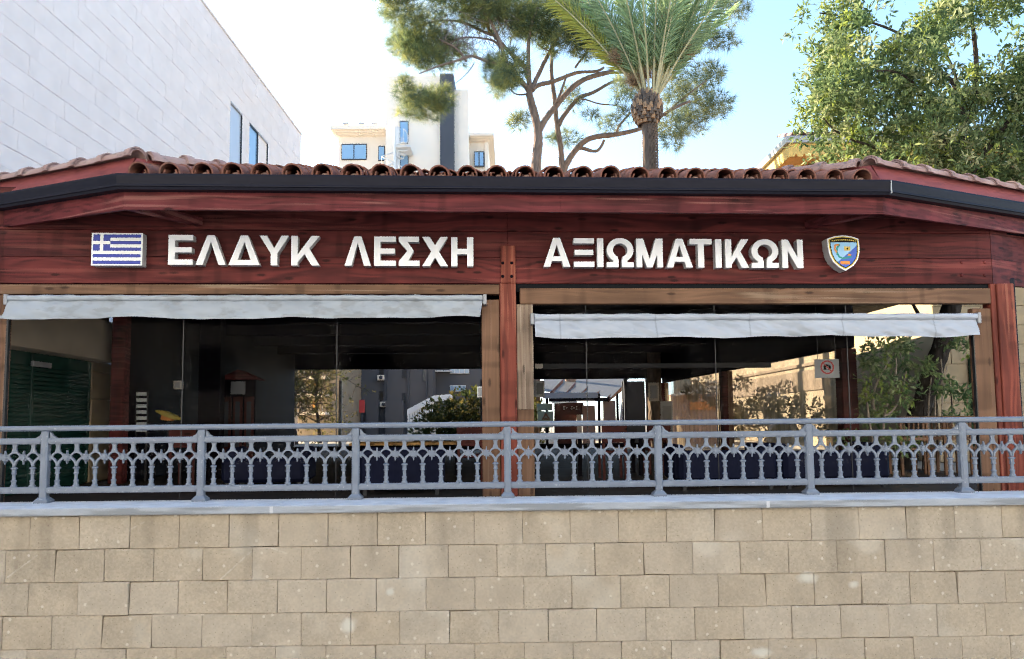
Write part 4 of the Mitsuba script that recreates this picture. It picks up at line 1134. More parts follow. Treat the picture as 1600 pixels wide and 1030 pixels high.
for k in range(0, 34, 2):
    put('stair_baluster', tube([[sx + 1.02 * math.cos(math.radians(-40 + 24 * k)), 58.5 + 1.02 * math.sin(math.radians(-40 + 24 * k)), zt - k * .21], [sx + 1.02 * math.cos(math.radians(-40 + 24 * k)), 58.5 + 1.02 * math.sin(math.radians(-40 + 24 * k)), zt - k * .21 + 1.0]], .02, 4), 'steel_pale', t)
put('stair_landing', wbox(616, 641, 227, 229.5, 58.4, 60.4), 'steel_pale', t)

# ------------------------------------------------------------------ house at the right with yellow eaves
t = thing('eaves_house', 'sandstone house with tiled roof and yellow timber eaves behind the right tree', 'building')
YH = 24.0
cpt = at(1232, 214, YH)                # eave corner, top of gutter
XH, ZH = cpt[0], cpt[2]
OV = 1.35
put('gutter', sweep([(0, ZH - .02), (.10, ZH), (.13, ZH - .03), (.11, ZH - .22), (0, ZH - .22)], np.array([[XH, YH + 26], [XH, YH], [XH + 14, YH]])), 'metal', t)
put('valance_board', sweep([(-.01, ZH - .20), (-.05, ZH - .20), (-.05, ZH - .56), (-.01, ZH - .56)], np.array([[XH, YH + 26], [XH, YH], [XH + 14, YH]])), 'yellow_soffit', t)
ms = [prism(np.array([(0, 0), (.12, 0), (.06, .12)]), 0, .03)]
for k in range(60):
    y = YH + .1 + k * .26
    put('scallop', trimesh.convex.convex_hull(np.array([[XH + .015, y + a, ZH - .56 + b] for a, b in ((-.11, 0), (.11, 0), (.08, -.08), (-.08, -.08))] + [[XH + .045, y + a, ZH - .56 + b] for a, b in ((-.11, 0), (.11, 0), (.08, -.08), (-.08, -.08))])), 'yellow_soffit', t)
for k in range(20):
    x = XH + .1 + k * .26
    put('scallop', trimesh.convex.convex_hull(np.array([[x + a, YH + .015, ZH - .56 + b] for a, b in ((-.11, 0), (.11, 0), (.08, -.08), (-.08, -.08))] + [[x + a, YH + .045, ZH - .56 + b] for a, b in ((-.11, 0), (.11, 0), (.08, -.08), (-.08, -.08))])), 'yellow_soffit', t)
put('soffit', bx(XH + .02, XH + OV, YH + .06, YH + 26, ZH - .42, ZH - .38), 'ochre', t)
put('soffit', bx(XH + OV + .002, XH + 14, YH + .06, YH + OV, ZH - .42, ZH - .38), 'ochre', t)
put('soffit_trim', bx(XH + OV - .18, XH + OV - .003, YH + OV, YH + 26, ZH - .50, ZH - .422), 'wood_guide', t)
put('wall', bx(XH + OV, XH + 13, YH + OV, YH + 25, FZ, ZH - .43), 'ashlar_far', t)
pr('ashlar_far', proc(lambda p, n, uv: mi.Color3f(0.25, 0.205, 0.145) * (.75 + .45 * fbm(p.x * 2, p.y * 2, p.z * 2, 4))), 0.9)
for sgn in range(2):
    if sgn == 0: q = [[XH, YH, ZH], [XH, YH + 26, ZH], [XH + 6, YH + 26, ZH + 2.0], [XH + 6, YH + 6, ZH + 2.0]]
    else: q = [[XH, YH, ZH], [XH + 14, YH, ZH], [XH + 8, YH + 6, ZH + 2.0], [XH + 6, YH + 6, ZH + 2.0]]
    put('roof_slope', trimesh.Trimesh(q, [[0, 1, 2], [0, 2, 3]], process=False), 'captile', t)
for k in range(26):
    x = XH + .2 + k * .27
    m = barrel(.13, .11, 1.4, seg=7); v = m.vertices
    m = trimesh.Trimesh(np.stack([v[:, 0] + x, YH - .02 + v[:, 1] * .95, ZH + .03 + v[:, 1] * .32 + v[:, 2]], 1), m.faces, process=False)
    put('roof_tile', m, 'captile', t, smooth=35)
# stone courses on the two visible faces
zz = FZ; k = 0
while zz < E + 3.0:
    x = XH + OV + (k % 2) * .3
    while x < XH + 10:
        put('stone', bx(x + .006, x + .594, YH + OV - .02, YH + OV - .002, zz + .006, zz + .334, .004), 'ashlar', t); x += .6
    zz += .34; k += 1
put('wall_band', bx(XH + OV - .05, XH + OV - .002, YH + OV, YH + 24, E + .9, E + 1.6), 'brick_red', t)
put('wall_band', bx(XH + OV - .06, XH + OV - .002, YH + OV, YH + 24, E + 1.75, E + 1.85), 'brick_red', t)
# green louvred shutter
wx0, wz1 = at(1515, 556, YH - .1)[[0, 2]]; wx1 = at(1541, 600, YH)[0]
# ------------------------------------------------------------------ near wall at the right with its shutter
t = thing('stone_house', 'beige sandstone house wall with green louvred shutter seen through the right bay', 'building')
YS = 16.6
x0w = at(1462, 600, YS)[0]
zz = FZ; k = 0
put('wall', bx(x0w, x0w + 9, YS, YS + 5.5, FZ, E + 3.6), 'mortar_pale', t)
pr('mortar_pale', (0.33, 0.27, 0.18), .95)
while zz < E + 3.4:
    x = x0w - .0 - (k % 2) * .35
    while x < x0w + 3.6:
        a = max(x, x0w - .01)
        if x + .7 - a > .1: put('stone', bx(a + .007, x + .693, YS - .03, YS - .002, zz + .007, zz + .413, .006), 'ashlar', t)
        x += .7
    zz += .42; k += 1
sx0, sz1 = at(1514, 556, YS)[[0, 2]]; sx1 = at(1552, 600, YS)[0]; sz0 = at(1520, 735, YS)[2]
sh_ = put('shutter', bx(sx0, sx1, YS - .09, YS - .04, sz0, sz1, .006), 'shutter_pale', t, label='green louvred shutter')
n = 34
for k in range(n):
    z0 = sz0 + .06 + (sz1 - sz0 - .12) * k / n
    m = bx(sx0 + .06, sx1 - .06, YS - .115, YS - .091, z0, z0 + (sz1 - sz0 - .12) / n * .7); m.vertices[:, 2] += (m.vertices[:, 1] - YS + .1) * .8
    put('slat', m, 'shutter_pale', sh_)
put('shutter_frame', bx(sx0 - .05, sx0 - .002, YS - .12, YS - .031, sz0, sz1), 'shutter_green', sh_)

# ------------------------------------------------------------------ unseen block added behind the viewer to throw sunlight onto the facade
t = thing('street_block', 'unseen pale block added across the street to bounce light onto the pavilion', 'building')
put('wall', bx(-45, 45, -24, -13.5, 0, 20), 'bounce_plaster', t)
pr('bounce_plaster', (0.60, 0.62, 0.66), 0.9)
for i in range(12):
    for j in range(4):
        put('window', bx(-36 + i * 6.4, -34.4 + i * 6.4, -13.49, -13.45, 1.2 + j * 3.1, 2.9 + j * 3.1), 'window_dark', t)

# ------------------------------------------------------------------ trees
def foliage(name, V, F, C, m, parent, stuff=False):
    k = numbered(f'{parent}__{name}')
    scene[k] = mikit.ply(trimesh.Trimesh(V, F, process=False), m, smooth=False, color=C)
    if stuff: labels[k] = {'kind': 'stuff'}
    return k


def needle_tufts(cent, dirs, n, L, w, cols):
    """sprays of thin triangles; cent (N,3), dirs (N,3)"""
    N = len(cent)
    d = dirs[:, None, :] * .75 + rng.normal(0, .62, (N, n, 3)); d /= np.linalg.norm(d, axis=2, keepdims=True)
    ln = L * (0.6 + .7 * rng.random((N, n, 1)))
    pp = np.cross(d, rng.normal(0, 1, (N, n, 3))); pp /= np.linalg.norm(pp, axis=2, keepdims=True) + 1e-9
    b = cent[:, None, :] + d * ln * .08
    V = np.stack([b - pp * w, b + pp * w, cent[:, None, :] + d * ln + np.array([0, 0, -.04]) * ln], 2).reshape(-1, 3)
    F = np.arange(len(V)).reshape(-1, 3)
    C = np.repeat(cols, n * 3, axis=0) * (0.8 + .4 * np.repeat(rng.random((N * n, 1)), 3, axis=0))
    return V, F, np.clip(C, 0, 1)


def ellipsoid_points(ells, per, Y, dy=1.0):
    """points in shells of ellipsoids given in pixels on the plane y=Y"""
    P, D = [], []
    s = Y / FPX
    for cx, cy, rx, ry in ells:
        oy = rng.normal(0, dy)
        c = at(cx, cy, Y); c = c + np.array([0, oy, 0])
        n = int(per * rx * ry / 900 + 8)
        q = rng.normal(0, 1, (n, 3)); q /= np.linalg.norm(q, axis=1, keepdims=True)
        r = rng.random((n, 1)) ** .5 * 1.08
        lump = .75 + .5 * meshkit.fbm(q * 2.2 + cx, 3, int(cx) % 17)[:, None]
        ax = np.array([rx, (rx + ry) * .5, ry]) * s
        P.append(c + q * r * lump * ax); D.append(q * [1, 1, .8] + [0, 0, .45])
    P = np.vstack(P); D = np.vstack(D); D /= np.linalg.norm(D, axis=1, keepdims=True)
    return P, D


def limb(pts, Y, w, m, parent, name='branch', dy=0.0, sides=8, bend=0.0):
    """pts: pixel polyline; w: (start, end) width in px"""
    k = len(pts); P = np.array([at(x, y, Y) for x, y in pts])
    P[:, 1] += np.linspace(dy if isinstance(dy, (int, float)) and bend == 0 else 0, (dy + bend), k)
    Q = spline(P, 5)
    n = len(Q); Q = Q + meshkit.noise(Q * 1.7, 3)[:, None] * .0
    r = np.linspace(w[0], w[1], n) / 2 * Y / FPX
    return put(name, tube(Q, r, sides, wob=.18), m, parent, smooth=50)


YP = 30.0
pine = thing('pine_tree', 'large umbrella pine with forked reddish trunk left of the palm', 'tree')
z0 = 1.9
base = at(838, 270, YP)
def trunk_to_ground(px, py, Y, w, m, parent, x2=0.0):
    p = at(px, py, Y)
    put('trunk', tube(spline(np.array([[p[0] + x2, Y, 1.9], [p[0] + x2 * .4, Y, (p[2] + 1.9) / 2], [p[0], Y, p[2]]]), 5), np.linspace(w * 1.35, w, 11) / 2 * Y / FPX, 10, wob=.15), m, parent, smooth=50)


trunk_to_ground(838, 262, YP, 17, 'bark_pine', pine, -.3)
L = lambda pts, w, **k: limb(pts, YP, w, 'bark_pine', pine, **k)
L([(838, 264), (840, 235), (841, 207), (838, 190), (832, 168), (827, 147)], (17, 12), name='trunk')
L([(841, 210), (848, 193), (855, 181), (866, 166), (880, 148), (896, 130), (912, 118), (936, 108), (962, 101)], (11, 7), bend=.6)
L([(828, 150), (816, 131), (805, 122), (795, 110), (787, 92), (782, 76), (774, 60), (768, 48), (755, 36)], (9, 4), bend=-.8)
L([(828, 146), (824, 113), (816, 97), (805, 86), (796, 76), (777, 55), (765, 40), (758, 20)], (9, 4), bend=.5)
L([(827, 140), (826, 110), (825, 88), (826, 66), (830, 45), (840, 20)], (8, 4), bend=-.4)
L([(830, 143), (838, 122), (846, 104), (855, 84), (866, 62), (876, 42), (885, 22), (890, 0)], (8, 4), bend=.7)
L([(832, 141), (844, 130), (860, 124), (879, 115), (899, 105), (915, 100), (931, 97), (948, 88)], (8, 4), bend=1.0)
L([(795, 104), (775, 100), (753, 97), (740, 94), (729, 98), (712, 106), (695, 113), (676, 122), (659, 131)], (6, 2), bend=-.9)
L([(729, 97), (722, 88), (712, 80), (700, 76), (688, 72)], (4, 2), bend=-.6)
L([(741, 98), (732, 112), (722, 122), (712, 130)], (2, 1), sides=5)
L([(899, 106), (906, 96), (914, 86), (918, 78)], (4, 2)); L([(870, 160), (876, 145), (882, 128), (886, 116)], (5, 3))
L([(841, 70), (850, 76), (858, 80)], (3, 2)); L([(782, 76), (770, 60), (750, 52), (720, 48), (700, 55)], (4, 2), bend=.8)
L([(777, 55), (760, 48), (730, 30), (700, 20), (660, 22), (640, 25)], (5, 2), bend=1.0)
L([(830, 143), (818, 148), (806, 147), (798, 140)], (3, 2))
EL1 = [(628, 12, 36, 28), (660, 38, 48, 42), (640, 66, 26, 22), (668, 86, 32, 18), (720, 12, 55, 30), (700, 52, 34, 26), (622, 42, 26, 22), (750, 20, 40, 28), (610, -10, 26, 24),
       (655, 147, 40, 22), (632, 138, 16, 18), (688, 146, 22, 20), (660, 158, 26, 12), (800, 22, 46, 32), (845, 18, 40, 32), (826, 44, 30, 22), (775, 26, 34, 26), (880, 16, 34, 30), (905, 48, 34, 34), (890, 75, 26, 18), (920, 82, 24, 18),
       (782, 114, 26, 26), (800, 146, 22, 24), (772, 98, 16, 12), (812, 172, 16, 14), (790, 132, 22, 20), (860, 60, 18, 26)]
P, D = ellipsoid_points(EL1, 235, YP, .7)
PAL = np.array([[.135, .165, .055], [.100, .140, .065], [.190, .210, .070], [.080, .115, .065], [.230, .240, .080], [.125, .150, .070]])
def cols(P, pal, seed, scale=1.2):
    t = meshkit.fbm(P * scale, 3, seed)
    i = np.clip(((t - .25) * 2.0 + rng.normal(0, .16, len(P))) * len(pal), 0, len(pal) - 1).astype(int)
    return pal[i]
V, F, C = needle_tufts(P, D, 15, .40, .0085, cols(P, PAL, 3) * [1.55, 1.5, 1.75])
foliage('crown', V, F, C, 'needles', pine)
# dead twigs under the crown
TW = []
for _ in range(230):
    x, y = rng.uniform(690, 800), rng.uniform(30, 78)
    if y > 82 - abs(x - 745) * .3: continue
    a = at(x, y, YP) + [0, rng.normal(0, .7), 0]; ang = rng.normal(1.1, .7)
    l = rng.uniform(.25, .8); d = np.array([math.cos(ang) * rng.choice([-1, 1]), rng.normal(0, .4), -abs(math.sin(ang))])
    TW.append(tube([a, a + d * l * .5 + [0, 0, -.05], a + d * l + [rng.normal(0, .1), 0, -.10]], [.012, .008, .004], 3, caps=False))
k = put('dead_twigs', cat(TW), 'twig_grey', pine, stuff=True)
pr('twig_grey', (0.16, 0.12, 0.11), 0.9)

pine2 = thing('pine_tree', 'second pine with a slender trunk and a low long branch passing behind the palm', 'tree')
Y2 = 33.0
trunk_to_ground(882, 290, Y2, 13, 'bark_pine', pine2, .2)
L2 = lambda pts, w, **k: limb(pts, Y2, w, 'bark_pine', pine2, **k)
L2([(882, 290), (878, 257), (876, 231), (871, 200), (869, 183), (866, 150), (862, 120), (862, 94), (866, 60)], (11, 5), name='trunk')
L2([(873, 196), (884, 176), (899, 157), (908, 148), (918, 144), (941, 132), (958, 122), (975, 116)], (8, 4), bend=.5)
L2([(880, 280), (886, 255), (896, 240), (912, 223), (925, 217), (939, 215), (955, 214), (970, 212), (1003, 203), (1038, 181), (1055, 172), (1075, 164)], (11, 4), bend=-.4)
L2([(905, 232), (918, 234), (932, 236), (940, 228), (944, 219)], (6, 4)); L2([(964, 211), (968, 196), (978, 184), (984, 176)], (4, 3))
L2([(900, 155), (916, 156), (935, 162), (955, 164), (975, 170)], (3, 1.5), sides=5); L2([(975, 116), (1010, 100), (1050, 70), (1090, 40), (1120, 25)], (5, 2), bend=.8)
L2([(1038, 181), (1060, 160), (1085, 140), (1105, 125)], (4, 2))
EL2 = [(1100, 12, 56, 30), (1140, 26, 26, 28), (1136, 62, 20, 12), (1112, 56, 30, 18), (1075, 40, 30, 30), (1098, 112, 38, 24), (1122, 100, 18, 16), (1082, 150, 42, 24), (1128, 152, 24, 22), (1105, 172, 34, 16), (1045, 192, 40, 20), (1048, 224, 24, 16), (1082, 192, 32, 16), (1055, 140, 22, 24),
       (968, 150, 18, 24), (958, 182, 20, 18), (888, 205, 26, 14), (866, 214, 10, 10), (978, 195, 20, 13), (1068, 90, 18, 12), (925, 180, 14, 10), (895, 150, 18, 18), (985, 130, 24, 22), (975, 80, 34, 24), (1030, 60, 40, 34)]
P, D = ellipsoid_points(EL2, 150, Y2, .7)
PAL2 = np.array([[.105, .140, .075], [.085, .120, .080], [.165, .185, .080], [.075, .105, .072], [.145, .165, .080]])
V, F, C = needle_tufts(P, D, 14, .42, .0085, cols(P, PAL2, 5) * [1.55, 1.5, 1.6])
foliage('crown', V, F, C, 'needles', pine2)

# palm
palm = thing('palm_tree', 'date palm with upright fronds and a bulging stub collar above a slim trunk', 'tree')
YA = 26.0
s = YA / FPX
pc = at(1016, 150, YA); pb = at(1016, 195, YA); p0 = at(1015, 275, YA)
tr = np.array([[p0[0], YA, z] for z in np.linspace(1.9, pb[2], 60)])
put('trunk', tube(tr, (10.6 + .5 * np.sin(np.arange(60) * 2.4)) * s, 14, wob=.10), 'bark_palm', palm, smooth=40)
ms = []
for k in range(24):                       # leaf-scar rings, each built of short stubs
    z = pb[2] - .02 - k * .105
    for j in range(14):
        a = 2 * math.pi * (j + .5 * (k % 2)) / 14; r = 10.6 * s
        c = np.array([pb[0] + r * math.cos(a), YA + r * math.sin(a), z])
        o = np.array([math.cos(a), math.sin(a), 0]); tg = np.array([-o[1], o[0], 0])
        ms.append(trimesh.convex.convex_hull(np.array([c - tg * .05 + [0, 0, -.05], c + tg * .05 + [0, 0, -.05], c + o * .035 + tg * .03 + [0, 0, .03], c + o * .035 - tg * .03 + [0, 0, .03], c + [0, 0, .05]])))
put('leaf_scars', cat(ms), 'bark_palm', palm, stuff=True)
put('collar_core', trimesh.Trimesh(*(lambda q: (q.vertices * [22 * s, 22 * s, 27 * s] + at(1011, 172, YA), q.faces))(trimesh.creation.icosphere(2))), 'bark_palm', palm, smooth=True)
cm = at(1011, 172, YA)
for k in range(11):
    zf = -1 + 2 * (k + .5) / 11; R = 24 * s * (1 - .55 * abs(zf + .1) ** 2.2)
    for j in range(13):
        a = 2 * math.pi * (j + .5 * (k % 2)) / 13 + rng.normal(0, .05)
        o = np.array([math.cos(a), math.sin(a), 0]); tg = np.array([-o[1], o[0], 0]); c = cm + o * (R - .06) + [0, 0, zf * 27 * s]
        up = np.array([0, 0, 1.0]) * .16 + o * .07
        wd = .07
        ms_ = trimesh.convex.convex_hull(np.array([c - tg * wd, c + tg * wd, c - tg * wd + o * .07, c + tg * wd + o * .07, c + up * (1 + .4 * rng.random()) + tg * wd * .7, c + up * 1.2 - tg * wd * .7, c + up + o * .04]))
        put('leaf_stub', ms_, 'bark_palm' if rng.random() < .62 else 'stub_tan', palm)
pr('stub_tan', proc(lambda p, n, uv: mi.Color3f(0.34, 0.21, 0.12) * (.6 + .8 * fbm(p.x * 20, p.y * 20, p.z * 8, 3))), .9)
pr('frond_stem', (0.42, 0.37, 0.20), .6)
FR = [(-100, 16, 5.6, .92), (-92, 24, 5.4, .8), (-76, 42, 5.2, .7), (-60, 38, 5.0, .75), (-48, 90, 4.8, .45), (-36, -60, 5.0, .5), (-22, 30, 5.4, .45), (-8, 120, 5.0, .4), (4, -30, 5.4, .4), (16, 60, 5.4, .4), (30, -70, 5.2, .5), (44, 20, 5.4, .55), (58, 150, 5.0, .6), (72, 30, 5.2, .75), (88, -40, 5.0, .8), (100, 35, 5.0, .8), (10, 170, 4.6, .5), (-30, 200, 4.6, .55), (36, 200, 4.6, .6), (-14, 250, 4.8, .5), (22, 290, 4.8, .5), (-66, 200, 4.6, .6), (64, 210, 4.6, .6), (-44, 20, 4.4, .5), (26, 15, 4.2, .4), (-12, 60, 4.0, .4), (50, 75, 4.6, .5)]
top = at(1016, 146, YA)
for fi, (lat, dep, Lf, curl) in enumerate(FR):
    lat_ = math.radians(lat) * .34; dp = math.radians(dep)
    side = np.array([math.sin(lat_), .32 * math.sin(dp) * .8, math.cos(lat_)]); side /= np.linalg.norm(side)
    outv = np.array([math.sin(math.radians(lat) * .9) + 1e-3, .5 * math.sin(dp), 0]); outv /= np.linalg.norm(outv)
    n = 26; tt = np.linspace(0, 1, n)
    pts = top + np.array([outv[0] * .22, outv[1] * .3, -.15]) + side * (Lf * tt)[:, None] + outv * (curl * .42 * tt ** 2.2)[:, None] + np.array([0, 0, -1.0]) * (curl * .40 * tt ** 3)[:, None]
    st = put('frond', tube(pts, np.linspace(.045, .012, n), 5), 'frond_stem', palm, smooth=50)
    tan = np.gradient(pts, axis=0); tan /= np.linalg.norm(tan, axis=1, keepdims=True)
    nl = 92; u = np.linspace(.20, 1, nl); idx = u * (n - 1)
    b = np.stack([np.interp(idx, np.arange(n), pts[:, k]) for k in range(3)], 1); tg = np.stack([np.interp(idx, np.arange(n), tan[:, k]) for k in range(3)], 1)
    fn = np.cross(tg, np.array([0, 1.0, 0]) + rng.normal(0, .5, 3)); fn /= np.linalg.norm(fn, axis=1, keepdims=True)
    Vs, Cs = [], []
    for sgn in (-1, 1):
        d = tg * .95 + sgn * fn * (.50 + .25 * rng.random()) + rng.normal(0, .17, (nl, 3)); d /= np.linalg.norm(d, axis=1, keepdims=True)
        ll = (.70 * np.sin(np.pi * np.clip(u * .92 + .02, 0, 1)) ** .6 + .10)[:, None]
        w = np.cross(d, rng.normal(0, 1, (nl, 3))); w /= np.linalg.norm(w, axis=1, keepdims=True); w *= .017
        Vs.append(np.stack([b, b + d * ll * .45 + w, b + d * ll + np.array([0, 0, -.16]) * ll, b + d * ll * .45 - w], 1))
    Vv = np.concatenate(Vs).reshape(-1, 3); q = np.arange(len(Vv)).reshape(-1, 4)
    yel = (fi < 2)
    bc = np.array([.42, .42, .10]) if fi == 0 else np.array([.34, .37, .15]) if yel else np.array([.235, .305, .165]) * (.95 + .75 * rng.random())
    C = np.clip(np.repeat(bc[None] * (.8 + .45 * rng.random((len(q), 1))), 4, axis=0), 0, 1)
    foliage('leaflets', Vv, np.vstack([q[:, [0, 1, 2]], q[:, [0, 2, 3]]]), C, 'needles', st)
for (cx, cy, r) in ((1007, 62, 10), (1045, 30, 16), (965, 92, 10), (1070, 84, 14), (990, 130, 8), (1010, 120, 8)):   # dry fibre at the stem bases
    c = at(cx, cy, YA); n = 60
    P = c + rng.normal(0, r * s * .35, (n, 3)); D = np.tile(np.array([(cx - 1016) / 80, 0, 1.0]), (n, 1)); D /= np.linalg.norm(D, axis=1, keepdims=True)
    V, F, C = needle_tufts(P, D, 8, .42, .008, np.tile([[.42, .30, .19]], (n, 1)))
    foliage('dry_fibre', V, F, C, 'needles', palm)


# ------------------------------------------------------------------ broadleaf tree at the right
def leaf_sprays(P, D, n, L, w, cols_):
    N = len(P)
    d = D[:, None, :] * .5 + rng.normal(0, .65, (N, n, 3)); d /= np.linalg.norm(d, axis=2, keepdims=True)
    st = P[:, None, :] + d * L * .25 + rng.normal(0, .03, (N, n, 3))
    ln = L * (.6 + .7 * rng.random((N, n, 1)))
    pp = np.cross(d, np.array([0, 0, 1.0]) + rng.normal(0, .55, (N, n, 3))); pp /= np.linalg.norm(pp, axis=2, keepdims=True) + 1e-9
    nn = np.cross(pp, d)
    mid = st + d * ln * .45
    V = np.stack([st, mid + pp * w - nn * .008, st + d * ln + np.array([0, 0, -.018]), mid - pp * w - nn * .008], 2).reshape(-1, 3)
    q = np.arange(len(V)).reshape(-1, 4); F = np.vstack([q[:, [0, 1, 2]], q[:, [0, 2, 3]]])
    C = np.repeat(cols_, n * 4, axis=0) * (.75 + .5 * np.repeat(rng.random((N * n, 1)), 4, axis=0))
    return V, F, np.clip(C, 0, 1)


tree = thing('broadleaf_tree', 'leaning dark trunked broadleaf tree with glossy sunlit leaves at the right', 'tree')
YT = 14.6
LT = lambda pts, w, Y=YT, **k: limb(pts, Y, w, 'bark_grey', tree, **k)
pg = at(1408, 800, YT)
LT([(1396, 830), (1408, 770), (1420, 700), (1438, 640), (1456, 585), (1474, 530), (1486, 480), (1494, 420), (1498, 350), (1496, 280)], (34, 24), name='trunk', sides=12)
for pts, w, b in (([(1494, 330), (1470, 250), (1440, 190), (1400, 150), (1340, 140)], (14, 3), -.8), ([(1496, 290), (1505, 220), (1500, 130), (1470, 95), (1440, 70), (1425, 50)], (14, 4), .4), ([(1500, 210), (1530, 150), (1540, 90), (1542, 30), (1545, -30)], (10, 5), .6),
                  ([(1498, 300), (1540, 230), (1580, 180), (1640, 150)], (12, 4), -.5), ([(1440, 75), (1390, 40), (1340, 20), (1290, 8)], (5, 2), .3), ([(1490, 125), (1455, 105), (1440, 95)], (4, 2), 0), ([(1510, 200), (1512, 120), (1508, 60), (1500, 20)], (6, 3), 1.0),
                  ([(1496, 330), (1440, 280), (1380, 240), (1320, 220), (1280, 190)], (10, 2), -.2), ([(1474, 530), (1450, 500), (1440, 470), (1436, 440)], (7, 4), .5), ([(1480, 260), (1420, 200), (1390, 110), (1350, 70)], (8, 2), .8)):
    LT(pts, w, bend=b)
OUT = Polygon([(1275, -40), (1345, -40), (1640, -40), (1660, 300), (1310, 300), (1318, 268), (1306, 240), (1302, 215), (1292, 200), (1268, 186), (1252, 155), (1275, 138), (1288, 118), (1266, 104), (1286, 86), (1276, 66), (1312, 58), (1330, 40), (1300, 30), (1300, 14), (1262, 6)])
O3 = at(1450, 150, YT)
pix = []
while len(pix) < 4300:
    x, y = rng.uniform(1235, 1650), rng.uniform(-40, 300)
    if not OUT.contains(Point(x, y)): continue
    dens = meshkit.fbm(np.array([x / 46, y / 40, 2.0]), 3, 4)
    thr = .44 if y < 130 else .34
    if x < 1420 and y < 80: thr = .53
    elif x < 1380 and y < 200: thr = .42
    if 1425 < x < 1520 and 60 < y < 125: thr = .62
    if dens < thr + rng.normal(0, .05): continue
    pix.append((x, y))
pix = np.array(pix)
P = np.array([at(x, y, YT) for x, y in pix]); P[:, 1] += rng.normal(0, .7, len(P)) + .5 * np.sin(P[:, 0] * 3)
D = rng.normal(0, .6, (len(P), 3)) + [-.1, -.2, .5]; D /= np.linalg.norm(D, axis=1, keepdims=True)
PALT = np.array([[.075, .120, .050], [.100, .150, .065], [.130, .180, .075], [.19, .235, .10], [.085, .125, .055], [.26, .29, .15], [.20, .25, .06], [.10, .14, .06]])
V, F, C = leaf_sprays(P, D, 11, .132, .025, cols(P, PALT, 9, 1.6) * [1.42, 1.42, 1.55])
foliage('crown', V, F, C, 'leaves', tree)
# lower leaves seen through the right bay
low = [(1375, 545, 34, 22), (1425, 540, 22, 14), (1500, 535, 22, 14), (1520, 545, 16, 10), (1395, 610, 26, 26), (1360, 600, 20, 26), (1370, 640, 24, 22), (1492, 600, 18, 16), (1496, 620, 14, 14), (1500, 650, 20, 10), (1415, 575, 24, 14), (1350, 560, 18, 20), (1395, 655, 30, 12), (1420, 690, 30, 14), (1460, 570, 14, 14), (1380, 690, 26, 16), (1330, 690, 20, 14)]
shrub = thing('shrub', 'leafy shrub with pale stems below the leaning tree in the right bay', 'shrub')
YSH = 13.6
P, D = ellipsoid_points(low, 32, YSH, .25)
V, F, C = leaf_sprays(P, D, 8, .125, .026, cols(P, PALT, 12, 1.8) * 1.8)
foliage('foliage', V, F, C, 'leaves', shrub)
for pts, w in (([(1372, 790), (1366, 700), (1356, 640), (1350, 590), (1342, 560)], (5, 2)), ([(1376, 790), (1380, 700), (1384, 640), (1396, 600), (1400, 560)], (6, 2)), ([(1366, 640), (1374, 590), (1392, 560), (1404, 540)], (3, 1.5)), ([(1358, 600), (1370, 580), (1376, 560)], (3, 1.5)), ([(1384, 650), (1396, 640), (1410, 610), (1416, 580)], (3, 1.5))):
    limb(pts, YSH, w, 'bark_pale', shrub, name='stem', sides=6)
ivy = thing('vine', 'thin hanging vine stems beside the leaning trunk in the right bay', 'vine')
for x in (1452, 1458, 1463, 1470, 1478, 1486, 1446):
    limb([(x + rng.normal(0, 2), 560 + rng.uniform(0, 60)), (x + rng.normal(0, 3), 650), (x + rng.normal(0, 4), 720), (x + rng.normal(0, 4), 800)], 14.2, (2.2, 2.6), 'bark_pale' if rng.random() < .5 else 'bark_grey', ivy, name='stem', sides=5)

# slatted chairs and a bench in the sun at the right
def slat_chair(label, px, Y):
    t = thing('garden_chair', label, 'chair', 'slatted garden chairs in the sun')
    x, z = at(px, 760, Y)[0], FZ
    for s in (-.22, .22):
        put('leg', bx(x + s - .02, x + s + .02, Y - .02, Y + .02, z, z + .98), 'wood_guide', t)
        put('leg', bx(x + s - .02, x + s + .02, Y + .40, Y + .44, z, z + .42), 'wood_guide', t)
    put('top_rail', bx(x - .25, x + .25, Y - .024, Y + .024, z + .90, z + .985), 'wood_beam', t)
    put('mid_rail', bx(x - .2, x + .2, Y - .015, Y + .015, z + .58, z + .63), 'wood_beam', t)
    for k in range(5): put('slat', bx(x - .17 + k * .08, x - .15 + k * .08, Y - .01, Y + .01, z + .631, z + .899), 'wood_beam', t)
    for k in range(5): put('seat_slat', bx(x - .24, x + .24, Y + .02 + k * .085, Y + .09 + k * .085, z + .421, z + .445), 'wood_beam', t)


for i, px in enumerate((1432, 1468, 1500, 1528)):
    slat_chair(f'slatted wooden garden chair in the sun, {NTH[i]} from the left in the right bay', px, 13.0 + .25 * (i % 2))

